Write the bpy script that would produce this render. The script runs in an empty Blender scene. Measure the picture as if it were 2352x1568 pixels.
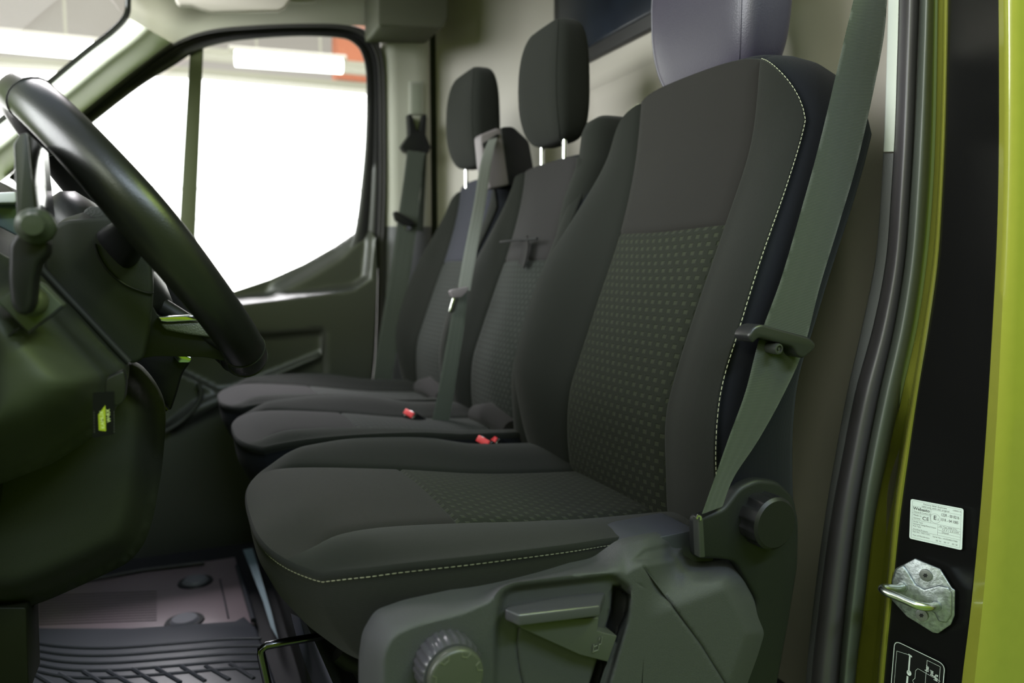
import bpy, bmesh, math, random
import numpy as np
from mathutils import Vector, Matrix
from mathutils.geometry import delaunay_2d_cdt
random.seed(4)
S = bpy.context.scene
COL = S.collection
H = 0.80                      # camera height above the cab floor
# ------------------------------------------------------------------ camera
F = 1700.0
YAW = math.atan(756/F); PITCH = math.atan(174/(F/math.cos(YAW)))
cF = np.array([math.sin(YAW)*math.cos(PITCH), math.cos(YAW)*math.cos(PITCH), -math.sin(PITCH)])
cR = np.array([math.cos(YAW), -math.sin(YAW), 0.0]); cU = np.cross(cR, cF)
cam = bpy.data.cameras.new('camera'); camo = bpy.data.objects.new('camera', cam); COL.objects.link(camo)
cam.sensor_width = 36; cam.lens = F/2352*36; cam.clip_start = .02; cam.clip_end = 60
camo.matrix_world = Matrix(((cR[0], cU[0], -cF[0], 0), (cR[1], cU[1], -cF[1], 0), (cR[2], cU[2], -cF[2], H), (0, 0, 0, 1)))
cam.dof.use_dof = True; cam.dof.focus_distance = 0.95; cam.dof.aperture_fstop = 3.2
S.camera = camo
S.view_settings.view_transform = 'Standard'; S.view_settings.look = 'None'
S.view_settings.gamma = 1; S.view_settings.use_curve_mapping = False
S.view_settings.exposure = 0.0
# ------------------------------------------------------------------ world: the bright hall around the van
w = bpy.data.worlds.new('hall'); S.world = w; w.use_nodes = True
nt = w.node_tree; nt.nodes.clear()
wo = nt.nodes.new('ShaderNodeOutputWorld'); bg = nt.nodes.new('ShaderNodeBackground')
tc = nt.nodes.new('ShaderNodeTexCoord'); sp = nt.nodes.new('ShaderNodeSeparateXYZ')
nt.links.new(tc.outputs['Generated'], sp.inputs[0])
rz = nt.nodes.new('ShaderNodeValToRGB'); rz.color_ramp.interpolation = 'EASE'
mr = nt.nodes.new('ShaderNodeMapRange'); mr.inputs[1].default_value = -1; mr.inputs[2].default_value = 1
nt.links.new(sp.outputs['Z'], mr.inputs[0]); nt.links.new(mr.outputs[0], rz.inputs[0])
e = rz.color_ramp.elements
e[0].position = 0.0; e[0].color = (.13, .23, .008, 1)
e[1].position = 1.0; e[1].color = (.95, 1.05, 1.30, 1)
for p_, c_ in ((.50, (.26, .42, .015, 1)), (.64, (.32, .48, .04, 1)), (.76, (.36, .46, .16, 1)), (.86, (.55, .65, .70, 1))):
    q = e.new(p_); q.color = c_
nt.links.new(rz.outputs[0], bg.inputs[0]); bg.inputs[1].default_value = 0.8
nt.links.new(bg.outputs[0], wo.inputs[0])


def area(name, loc, target, sx, sy, power, color):
    l = bpy.data.lights.new(name, 'AREA'); l.shape = 'RECTANGLE'; l.size = sx; l.size_y = sy
    l.energy = power; l.color = color
    o = bpy.data.objects.new(name, l); COL.objects.link(o)
    o.location = (loc[0], loc[1], loc[2]+H)
    d = Vector(target)-Vector(loc); o.rotation_euler = d.to_track_quat('-Z', 'Y').to_euler()
    return o


# hall lamps: a fluorescent row over the driver's side, daylight from the windscreen side
area('hall_lamp_row', (0.9, -1.6, 2.2), (0.5, .9, -.2), 2.4, .25, 75, (.74, .87, 1.0))
area('hall_window_front', (-3.3, 0.7, 1.15), (0.5, 1.5, .3), 3.4, 1.8, 330, (.96, .97, 1.0))

area('side_fill', (-1.9, -1.2, 1.40), (.7, 1.5, .3), 1.8, .8, 55, (.93, .99, .80))  # added unseen light that brightens the windscreen pillar and the bulkhead
# added unseen lime light for the green glint on the rim and green cast
area('lime_fill', (1.95, -.35, 2.25), (-.1, .9, .1), 1.3, .45, 46, (.60, .84, .16))

area('far_side_fill', (.3, 4.3, 2.7), (.3, 1.9, -.3), 3.4, 1.2, 420, (1.0, .93, .99))  # added unseen light from high outside, brightening cushions, door sill and mats

# ------------------------------------------------------------------ projection helpers (pixel -> point on a plane of the van)
def ray(px, py): return cF+cR*(px-1176)/F+cU*(784-py)/F
def onY(px, py, y): d = ray(px, py); return d*y/d[1]
def onZ(px, py, z): d = ray(px, py); return d*z/d[2]
def onX(px, py, x): d = ray(px, py); return d*x/d[0]
def XZ(pts, y): return [(onY(a, b, y)[0], onY(a, b, y)[2]) for a, b in pts]


# ------------------------------------------------------------------ materials
MC = {}
def mat(name, col, rough=.6, metal=0, bump=None, coat=0, emit=None, spec=.5, trans=0, var=None, sheen=0, alpha=1):
    if name in MC: return MC[name]
    m = bpy.data.materials.new(name); m.use_nodes = True; n = m.node_tree
    b = n.nodes['Principled BSDF']
    b.inputs['Base Color'].default_value = (*col, 1); b.inputs['Roughness'].default_value = rough
    b.inputs['Metallic'].default_value = metal; b.inputs['Specular IOR Level'].default_value = spec
    b.inputs['Coat Weight'].default_value = coat; b.inputs['Coat Roughness'].default_value = .08
    b.inputs['Sheen Weight'].default_value = sheen; b.inputs['Sheen Roughness'].default_value = .5
    b.inputs['Transmission Weight'].default_value = trans
    if emit: b.inputs['Emission Color'].default_value = (*emit[0], 1); b.inputs['Emission Strength'].default_value = emit[1]
    t = n.nodes.new('ShaderNodeTexCoord')
    if var:                                   # wear / dirt variation: scale, amount
        no = n.nodes.new('ShaderNodeTexNoise'); no.inputs['Scale'].default_value = var[0]; no.inputs['Detail'].default_value = 5
        n.links.new(t.outputs['Object'], no.inputs['Vector'])
        mx = n.nodes.new('ShaderNodeMix'); mx.data_type = 'RGBA'
        mx.inputs[6].default_value = (*[c*(1-var[1]) for c in col], 1); mx.inputs[7].default_value = (*[c*(1+var[1]) for c in col], 1)
        n.links.new(no.outputs['Fac'], mx.inputs[0]); n.links.new(mx.outputs[2], b.inputs['Base Color'])
    if bump:                                  # kind, scale, strength
        if bump[0] == 'noise':
            no = n.nodes.new('ShaderNodeTexNoise'); no.inputs['Scale'].default_value = bump[1]; no.inputs['Detail'].default_value = 3
            n.links.new(t.outputs['Object'], no.inputs['Vector']); out = no.outputs['Fac']
        elif bump[0] == 'vor':
            no = n.nodes.new('ShaderNodeTexVoronoi'); no.inputs['Scale'].default_value = bump[1]
            n.links.new(t.outputs['Object'], no.inputs['Vector']); out = no.outputs['Distance']
        elif bump[0] == 'weave':
            no = n.nodes.new('ShaderNodeTexBrick'); no.inputs['Scale'].default_value = 1
            no.inputs['Brick Width'].default_value = bump[1]*1.6; no.inputs['Row Height'].default_value = bump[1]
            no.inputs['Mortar Size'].default_value = bump[1]*.3; no.inputs['Mortar Smooth'].default_value = 1
            no.inputs['Color1'].default_value = (1, 1, 1, 1); no.inputs['Color2'].default_value = (.7, .7, .7, 1); no.inputs['Mortar'].default_value = (0, 0, 0, 1)
            n.links.new(t.outputs['UV'], no.inputs['Vector']); out = no.outputs['Color']
        elif bump[0] == 'rib':
            wv = n.nodes.new('ShaderNodeTexWave'); wv.bands_direction = 'Y'; wv.inputs['Scale'].default_value = bump[1]
            wv.inputs['Distortion'].default_value = .4
            n.links.new(t.outputs['UV'], wv.inputs['Vector']); out = wv.outputs['Fac']
        bp = n.nodes.new('ShaderNodeBump'); bp.inputs['Strength'].default_value = bump[2]; bp.inputs['Distance'].default_value = bump[3] if len(bump) > 3 else .001
        n.links.new(out, bp.inputs['Height']); n.links.new(bp.outputs[0], b.inputs['Normal'])
    MC[name] = m
    return m


def pattern_mat(name, base, light, bw, rh, mo, strength=.6):
    """woven insert: small raised staggered squares"""
    m = mat(name, base, .85, sheen=.04, spec=.15); n = m.node_tree; b = n.nodes['Principled BSDF']
    t = n.nodes['Texture Coordinate']
    def M(op, a, b_=None, c_=None):
        q_ = n.nodes.new('ShaderNodeMath'); q_.operation = op
        for k_, v_ in enumerate((a, b_, c_)):
            if v_ is None: continue
            if isinstance(v_, (int, float)): q_.inputs[k_].default_value = v_
            else: n.links.new(v_, q_.inputs[k_])
        return q_.outputs[0]
    sx_ = n.nodes.new('ShaderNodeSeparateXYZ'); n.links.new(t.outputs['UV'], sx_.inputs[0])
    v_ = M('DIVIDE', sx_.outputs['Y'], rh); row_ = M('FLOOR', v_)
    u_ = M('ADD', M('DIVIDE', sx_.outputs['X'], bw), M('MULTIPLY', M('MODULO', M('ABSOLUTE', row_), 2.0), .5))
    du = M('ABSOLUTE', M('SUBTRACT', M('FRACT', u_), .5)); dv = M('ABSOLUTE', M('SUBTRACT', M('FRACT', v_), .5))
    def S(x, a, b_):
        q_ = n.nodes.new('ShaderNodeMapRange'); q_.interpolation_type = 'SMOOTHSTEP'
        q_.inputs[1].default_value = a; q_.inputs[2].default_value = b_; q_.inputs[3].default_value = 1; q_.inputs[4].default_value = 0
        n.links.new(x, q_.inputs[0]); return q_.outputs[0]
    mk = M('MULTIPLY', S(du, mo-.05, mo+.05), S(dv, .20, .32))
    mx = n.nodes.new('ShaderNodeMix'); mx.data_type = 'RGBA'; mx.inputs[6].default_value = (*base, 1); mx.inputs[7].default_value = (*light, 1)
    n.links.new(mk, mx.inputs[0]); n.links.new(mx.outputs[2], b.inputs['Base Color'])
    bp = n.nodes.new('ShaderNodeBump'); bp.inputs['Strength'].default_value = strength; bp.inputs['Distance'].default_value = .002
    n.links.new(mk, bp.inputs['Height']); n.links.new(bp.outputs[0], b.inputs['Normal'])
    return m


FAB = mat('seat_cloth', (.0122, .0132, .0112), .9, spec=.12, bump=('weave', .0011, .5, .0005), sheen=.06, var=(6, .12))
FABB = mat('seat_cloth_plain', (.0178, .0166, .0155), .9, spec=.12, bump=('weave', .0011, .5, .0005), sheen=.06, var=(5, .12))
FABC = mat('cushion_side_cloth', (.0125, .0135, .0105), .9, spec=.12, bump=('weave', .0011, .5, .0005), sheen=.05)
FABS = mat('seat_side_cloth', (.0062, .0070, .0095), .9, spec=.1, bump=('weave', .0011, .4, .0004), sheen=.04)  # navy side cloth, darkened for the shade of the door pillar
PAT = pattern_mat('seat_insert_cloth', (.0135, .0155, .011), (.026, .030, .019), .0175, .0125, .22, .8)
PATB = pattern_mat('seat_insert_cloth_fine', (.018, .020, .018), (.026, .030, .027), .0165, .0115, .24, .5)
LEA = mat('headrest_leather', (.036, .031, .050), .42, bump=('vor', 420, .25, .0006))
WHL = mat('wheel_leather', (.011, .011, .011), .33, bump=('vor', 700, .16, .0005))
BLK = mat('black_plastic', (.008, .008, .009), .42, spec=.3, bump=('noise', 700, .2, .0004))
GLB = mat('gloss_black', (.008, .008, .009), .12)
TEX = mat('grained_grey_plastic', (.044, .045, .048), .48, bump=('noise', 1500, .8, .0008))
LEV = mat('satin_lever_plastic', (.05, .048, .056), .28, bump=('noise', 900, .1, .0004))
DSH = mat('dash_plastic', (.020, .022, .016), .62, spec=.3, bump=('vor', 900, .2, .0004))
DRK = mat('void_black', (.004, .004, .005), .7)
TRL = mat('pale_trim', (.44, .43, .38), .75, bump=('noise', 500, .15, .0005))
TRD = mat('dark_grey_trim', (.11, .11, .118), .6, bump=('vor', 450, .35, .0006))
HDL = mat('headliner', (.42, .41, .35), .9, bump=('noise', 300, .2, .0006))
BLKH = mat('bulkhead_paint', (.44, .405, .36), .5, bump=('noise', 30, .05, .001), var=(3, .05))
RUB = mat('rubber_seal', (.026, .025, .027), .42, bump=('noise', 300, .06, .0005))
GRN = mat('green_paint', (.25, .26, .035), .25, coat=.9, var=(60, .06))
PBK = mat('black_jamb_film', (.007, .007, .007), .22, bump=('noise', 1500, .12, .0003))
CHR = mat('chrome', (.75, .75, .75), .12, metal=1)
STL = mat('zinc_steel', (.30, .33, .33), .42, metal=.85, bump=('noise', 260, .5, .001), var=(190, .75))
RED = mat('red_button', (.75, .05, .06), .45)
WEB = mat('dark_webbing', (.026, .033, .024), .75, bump=('rib', 165, .5, .0006), sheen=.2)
WEBL = mat('grey_webbing', (.10, .105, .095), .75, bump=('rib', 165, .4, .0006), sheen=.2)
CREAM = mat('cream_steel', (.06, .06, .045), .6, emit=((.62, .58, .46), .75))  # glow in the material stands in for hall light on the steel
MATR = mat('rubber_mat', (.040, .045, .058), .42, bump=('noise', 200, .12, .0006))
STITCH = mat('pale_thread', (.42, .43, .30), .8)
CARD = mat('door_card', (.034, .036, .028), .42, spec=.7, bump=('noise', 400, .3, .0006))
WHT = mat('label_white', (.66, .74, .72), .5)
INK = mat('label_ink', (.06, .07, .07), .6)
WINK = mat('white_print', (.62, .68, .66), .5)


def glass(name, col=(1, 1, 1), rough=0.0, fac=.12):
    if name in MC: return MC[name]
    m = bpy.data.materials.new(name); m.use_nodes = True; n = m.node_tree; n.nodes.clear()
    o = n.nodes.new('ShaderNodeOutputMaterial'); mx = n.nodes.new('ShaderNodeMixShader')
    t = n.nodes.new('ShaderNodeBsdfTransparent'); t.inputs[0].default_value = (*col, 1)
    g = n.nodes.new('ShaderNodeBsdfGlossy'); g.inputs['Roughness'].default_value = .02
    mx.inputs[0].default_value = fac
    n.links.new(t.outputs[0], mx.inputs[1]); n.links.new(g.outputs[0], mx.inputs[2]); n.links.new(mx.outputs[0], o.inputs[0])
    MC[name] = m
    return m


def emis(name, col, st):
    return mat(name, (.8, .8, .8), .6, emit=(col, st))


# ------------------------------------------------------------------ object helpers
def wloc(o):
    v = Vector((0, 0, 0))
    while o is not None: v += o.location; o = o.parent
    return v


def thing(name, label, cat, loc=(0, 0, -H), group=None, kind=None):
    o = bpy.data.objects.new(name, None); COL.objects.link(o); o.empty_display_size = .02
    o.location = (loc[0], loc[1], loc[2]+H)
    if label: o['label'] = label
    if cat: o['category'] = cat
    if group: o['group'] = group
    if kind: o['kind'] = kind
    return o


def tag(o, label=None, cat=None, group=None, kind=None):
    if label: o['label'] = label
    if cat: o['category'] = cat
    if group: o['group'] = group
    if kind: o['kind'] = kind
    return o


def obj(name, vs, fs, m, parent=None, smooth=True, uv=None, fm=None, ang=None, label=None):
    """one mesh object; vertices in camera-height coordinates"""
    off = wloc(parent) if parent else Vector((0, 0, 0))
    me = bpy.data.meshes.new(name)
    me.from_pydata([(v[0]-off.x, v[1]-off.y, v[2]+H-off.z) for v in vs], [], fs)
    ms = m if isinstance(m, (list, tuple)) else [m]
    for x in ms: me.materials.append(x)
    if fm: me.polygons.foreach_set('material_index', fm)
    bm = bmesh.new(); bm.from_mesh(me); bmesh.ops.recalc_face_normals(bm, faces=bm.faces)
    if smooth:
        a = math.radians(ang or 50)
        for f in bm.faces: f.smooth = True
        for ed in bm.edges:
            if len(ed.link_faces) == 2 and ed.calc_face_angle(0) > a: ed.smooth = False
    bm.to_mesh(me); bm.free()
    if uv is not None:
        ul = me.uv_layers.new(name='UVMap')
        for l in me.loops: ul.data[l.index].uv = uv[l.vertex_index]
    o = bpy.data.objects.new(name, me); COL.objects.link(o)
    if parent: o.parent = parent
    if label: o['label'] = label
    return o


class MB:
    def __init__(s): s.v = []; s.f = []; s.m = []
    def add(s, vs, fs, mi=0):
        b = len(s.v); s.v += [tuple(v) for v in vs]; s.f += [tuple(i+b for i in f) for f in fs]; s.m += [mi]*len(fs); return s
    def box(s, c, d, R=None, mi=0):
        R = R or Matrix.Identity(3); vs = []
        for x in (-1, 1):
            for y in (-1, 1):
                for z in (-1, 1): vs.append(Vector(c)+R@Vector((x*d[0]/2, y*d[1]/2, z*d[2]/2)))
        return s.add(vs, [(0, 1, 3, 2), (4, 6, 7, 5), (0, 4, 5, 1), (2, 3, 7, 6), (0, 2, 6, 4), (1, 5, 7, 3)], mi)
    def tube(s, path, r, n=10, closed=False, cap=True, mi=0):
        P = [Vector(p) for p in path]; N = len(P); rr = r if isinstance(r, (list, tuple)) else [r]*N
        up = None; vs = []
        for i in range(N):
            t = (P[(i+1) % N]-P[i-1]) if closed else (P[min(i+1, N-1)]-P[max(i-1, 0)])
            t.normalize()
            if up is None:
                up = Vector((0, 0, 1)) if abs(t.z) < .9 else Vector((1, 0, 0))
            a = (up-t*up.dot(t)).normalized(); b = t.cross(a); up = a
            for k in range(n):
                th = 2*math.pi*k/n; vs.append(P[i]+(a*math.cos(th)+b*math.sin(th))*rr[i])
        fs = []
        for i in range(N if closed else N-1):
            j = (i+1) % N
            for k in range(n): fs.append((i*n+k, i*n+(k+1) % n, j*n+(k+1) % n, j*n+k))
        if cap and not closed: fs += [tuple(range(n-1, -1, -1)), tuple(range((N-1)*n, N*n))]
        return s.add(vs, fs, mi)
    def build(s, name, m, parent=None, **k):
        if len(set(s.m)) > 1: k['fm'] = s.m
        return obj(name, s.v, s.f, m, parent, **k)


def bevel_me(o, wd, seg=3, ang=35):
    """bake a bevel into the mesh"""
    me = o.data; bm = bmesh.new(); bm.from_mesh(me)
    ed = [e_ for e_ in bm.edges if len(e_.link_faces) == 2 and e_.calc_face_angle(0) > math.radians(ang)]
    bmesh.ops.bevel(bm, geom=ed, offset=wd, segments=seg, profile=.5, affect='EDGES', clamp_overlap=True)
    for f in bm.faces: f.smooth = True
    for e_ in bm.edges:
        if len(e_.link_faces) == 2: e_.smooth = e_.calc_face_angle(0) < math.radians(48)
    bm.to_mesh(me); bm.free()
    return o


def catmull(pts, n=8, closed=False):
    P = [np.array(p, float) for p in pts]; N = len(P); out = []
    for i in range(N if closed else N-1):
        if closed: a, b, c, d = P[i-1], P[i], P[(i+1) % N], P[(i+2) % N]
        else: a, b, c, d = P[max(i-1, 0)], P[i], P[i+1], P[min(i+2, N-1)]
        for k in range(n):
            t = k/n
            out.append(.5*((2*b)+(-a+c)*t+(2*a-5*b+4*c-d)*t*t+(-a+3*b-3*c+d)*t**3))
    if not closed: out.append(P[-1])
    return out


def roundpoly(pts, r, n=5):
    """round the corners of a 2-D polygon"""
    P = [np.array(p, float) for p in pts]; out = []
    for i in range(len(P)):
        a, b, c = P[i-1], P[i], P[(i+1) % len(P)]
        la, lc = np.linalg.norm(a-b), np.linalg.norm(c-b); k = min(r, la*.45, lc*.45)
        p, q_ = b+(a-b)/la*k, b+(c-b)/lc*k
        for j in range(n+1):
            t = j/n; out.append((1-t)**2*p+2*t*(1-t)*b+t*t*q_)
    return out


def prism(name, xz, y0, y1, m, parent=None, bev=0, seg=3, **k):
    """an outline in the van's length/height plane given its real width y0..y1"""
    n = len(xz); vs = [(a, y0, b) for a, b in xz]+[(a, y1, b) for a, b in xz]
    fs = [tuple(range(n)), tuple(range(2*n-1, n-1, -1))]+[(i, (i+1) % n, n+(i+1) % n, n+i) for i in range(n)]
    o = obj(name, vs, fs, m, parent, **k)
    if bev: bevel_me(o, bev, seg)
    return o


def loft(name, loops, m, parent=None, cap=True, **k):
    n = len(loops[0]); vs = [v for l in loops for v in l]; fs = []
    for i in range(len(loops)-1):
        for j in range(n): fs.append((i*n+j, i*n+(j+1) % n, (i+1)*n+(j+1) % n, (i+1)*n+j))
    if cap: fs += [tuple(range(n-1, -1, -1)), tuple(range((len(loops)-1)*n, len(loops)*n))]
    return obj(name, vs, fs, m, parent, **k)


def grid(name, rows, m, parent=None, uv=True, thick=None, **k):
    nr, nc = len(rows), len(rows[0]); vs = [tuple(v) for r in rows for v in r]
    fs = [(i*nc+j, i*nc+j+1, (i+1)*nc+j+1, (i+1)*nc+j) for i in range(nr-1) for j in range(nc-1)]
    U = None
    if uv:
        U = []; cu = [0.0]
        mid = rows[nr//2]
        for j in range(1, nc): cu.append(cu[-1]+float(np.linalg.norm(np.array(mid[j])-np.array(mid[j-1]))))
        rv = [0.0]
        for i in range(1, nr): rv.append(rv[-1]+float(np.linalg.norm(np.array(rows[i][nc//2])-np.array(rows[i-1][nc//2]))))
        U = [(cu[j], rv[i]) for i in range(nr) for j in range(nc)]
    return obj(name, vs, fs, m, parent, uv=U, **k)


def sdist(P, poly):
    """signed distance (inside > 0) of points P (n,2) to a polygon"""
    P = np.asarray(P, float); poly = np.asarray(poly, float); d = np.full(len(P), 1e9); ins = np.zeros(len(P), bool)
    for i in range(len(poly)):
        a, b = poly[i-1], poly[i]; e_ = b-a; w_ = P-a
        t = np.clip((w_@e_)/max(e_@e_, 1e-12), 0, 1); q_ = w_-t[:, None]*e_
        d = np.minimum(d, np.hypot(q_[:, 0], q_[:, 1]))
        c = ((a[1] > P[:, 1]) != (b[1] > P[:, 1]))
        with np.errstate(divide='ignore', invalid='ignore'):
            xi = (b[0]-a[0])*(P[:, 1]-a[1])/(b[1]-a[1])+a[0]
        ins ^= c & (P[:, 0] < xi)
    return np.where(ins, d, -d)


def ss(x, a, b):
    t = np.clip((x-a)/(b-a), 0, 1); return t*t*(3-2*t)


def relief(name, outer, y0, hf, m, parent=None, step=10, lines=(), skirt=.03, keep=None, ang=60):
    """moulded panel standing in the plane y0; outer and lines are outlines, hf(points)->depth away from the viewer"""
    dn_ = []
    for i_ in range(len(outer)):
        a_, b_ = np.array(outer[i_], float), np.array(outer[(i_+1) % len(outer)], float); k_ = max(1, int(np.linalg.norm(b_-a_)/(step*1.3)))
        dn_ += [tuple(a_+(b_-a_)*q_/k_) for q_ in range(k_)]
    outer = dn_
    pts = [tuple(map(float, p)) for p in outer]; n = len(pts); edges = [(i, (i+1) % n) for i in range(n)]
    for l in lines:
        b = len(pts); l = [tuple(map(float, p)) for p in l]; pts += l; edges += [(b+i, b+i+1) for i in range(len(l)-1)]
    xs = [p[0] for p in outer]; ys = [p[1] for p in outer]
    gx, gy = np.meshgrid(np.arange(min(xs), max(xs), step), np.arange(min(ys), max(ys), step))
    G = np.stack([gx.ravel()+random.random()*.1, gy.ravel()], 1); G = G[sdist(G, outer) > step*.45]
    for l in lines:
        la = np.array(l, float)
        dm = np.full(len(G), 1e9)
        for i in range(len(la)-1):
            e_ = la[i+1]-la[i]; w_ = G-la[i]; t = np.clip((w_@e_)/(e_@e_+1e-9), 0, 1); q_ = w_-t[:, None]*e_
            dm = np.minimum(dm, np.hypot(q_[:, 0], q_[:, 1]))
        G = G[dm > step*.3]
    pts += [tuple(g) for g in G]
    r = delaunay_2d_cdt([Vector(p) for p in pts], edges, [list(range(n))], 1, 1e-4)
    P = np.array([tuple(v) for v in r[0]]); fs = [tuple(f) for f in r[2]]
    c = np.array([P[list(f)].mean(0) for f in fs]); ok = sdist(c, outer) > 0
    if keep is not None: ok &= keep(c)
    fs = [f for f, o_ in zip(fs, ok) if o_]
    dep = hf(P)
    vs = []
    for p, d_ in zip(P, dep):
        q_ = onY(p[0], p[1], y0+d_); vs.append((q_[0], q_[1], q_[2]))
    cnt = {}
    for f in fs:
        for i in range(len(f)):
            a, b = f[i], f[(i+1) % len(f)]; cnt.setdefault((min(a, b), max(a, b)), []).append((a, b))
    bd = [v[0] for v in cnt.values() if len(v) == 1]; mp = {}
    for a, b in bd:
        for x in (a, b):
            if x not in mp: mp[x] = len(vs); vs.append((vs[x][0], vs[x][1]+skirt, vs[x][2]))
        fs.append((b, a, mp[a], mp[b]))
    return obj(name, vs, fs, m, parent, ang=ang)


def ribbon(path, wid, wdir, th, name, m, parent=None, per=4, n=10):
    """webbing: path points, width vectors; closed section with thickness and a slight crown"""
    P = catmull(path, n); Wv = catmull(wdir, n); L = 0; loops = []; uv = []
    for i in range(len(P)):
        t = P[min(i+1, len(P)-1)]-P[max(i-1, 0)]; t = t/np.linalg.norm(t)
        w_ = Wv[i]/np.linalg.norm(Wv[i]); w_ = w_-t*np.dot(w_, t); w_ /= np.linalg.norm(w_)
        nn = np.cross(t, w_)
        if i: L += np.linalg.norm(P[i]-P[i-1])
        k_ = 7; l = []
        for j in range(k_):
            a = -1+2*j/(k_-1); l.append(P[i]+w_*a*wid/2+nn*(th/2+th*.5*(1-a*a))); uv.append((a*wid/2, L))
        for j in range(k_):
            a = 1-2*j/(k_-1); l.append(P[i]+w_*a*wid/2-nn*(th/2-th*.5*(1-a*a))); uv.append((a*wid/2, L))
        loops.append(l)
    return loft(name, loops, m, parent, uv=uv, ang=75)


def frame_map(o, u, v, n):
    o, u, v, n = map(Vector, (o, u, v, n))
    return lambda a, b, c=0: o+u*a+v*b+n*c


def text(s, size, fm, name, m, parent, x, y, lift=.0004, sx=1, bold=0, rot=0, align='LEFT'):
    """lettering laid on a surface through a frame (a, b, c) -> point"""
    cu = bpy.data.curves.new(name, 'FONT'); cu.body = s; cu.size = size; cu.offset = bold; cu.align_x = align; cu.resolution_u = 3
    t = bpy.data.objects.new(name, cu); COL.objects.link(t); bpy.context.view_layer.update()
    me = bpy.data.meshes.new_from_object(t.evaluated_get(bpy.context.evaluated_depsgraph_get()))
    vs = []; c_, s_ = math.cos(rot), math.sin(rot)
    for v in me.vertices:
        a, b = v.co.x*sx, v.co.y; vs.append(tuple(fm(x+a*c_-b*s_, y+a*s_+b*c_, lift)))
    fs = [tuple(p.vertices) for p in me.polygons]
    bpy.data.objects.remove(t); bpy.data.curves.remove(cu); bpy.data.meshes.remove(me)
    return vs, fs


# ------------------------------------------------------------------ generic seat pieces
BI = [(-.43, .640, .146), (-.351, .622, .146), (-.28, .615, .148), (-.206, .617, .142), (-.139, .637, .138), (-.046, .671, .138), (.066, .714, .140), (.183, .749, .150), (.293, .761, .150), (.36, .764, .150)]
BB = [(-.43, .640, .262), (-.33, .603, .280), (-.247, .586, .290), (-.186, .580, .296), (-.133, .589, .294), (-.071, .609, .296), (.013, .643, .292), (.107, .698, .274), (.183, .741, .256), (.235, .761, .243), (.300, .766, .236), (.36, .766, .236)]
def tab(T, z, k): return np.interp(z, [t[0] for t in T], [t[k] for t in T])
def smooth_tab(T):
    z = [t[0] for t in T]; C = catmull(T, 6); return [tuple(c) for c in C]
BI = smooth_tab(BI); BB = smooth_tab(BB)


def shell_parts(V, classify, spec, parent, UV):
    """split a vertex grid into part meshes"""
    nr, nc = len(V), len(V[0]); groups = {}
    for i in range(nr-1):
        for j in range(nc-1): groups.setdefault(classify(i, j), []).append((i, j))
    out = {}
    for key, cells in groups.items():
        idx = {}; vs = []; uv = []; fs = []
        for i, j in cells:
            q_ = []
            for a, b in ((i, j), (i, j+1), (i+1, j+1), (i+1, j)):
                if (a, b) not in idx: idx[(a, b)] = len(vs); vs.append(V[a][b]); uv.append(UV[a][b])
                q_.append(idx[(a, b)])
            fs.append(tuple(q_))
        out[key] = (vs, fs, uv)
    return out


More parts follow.
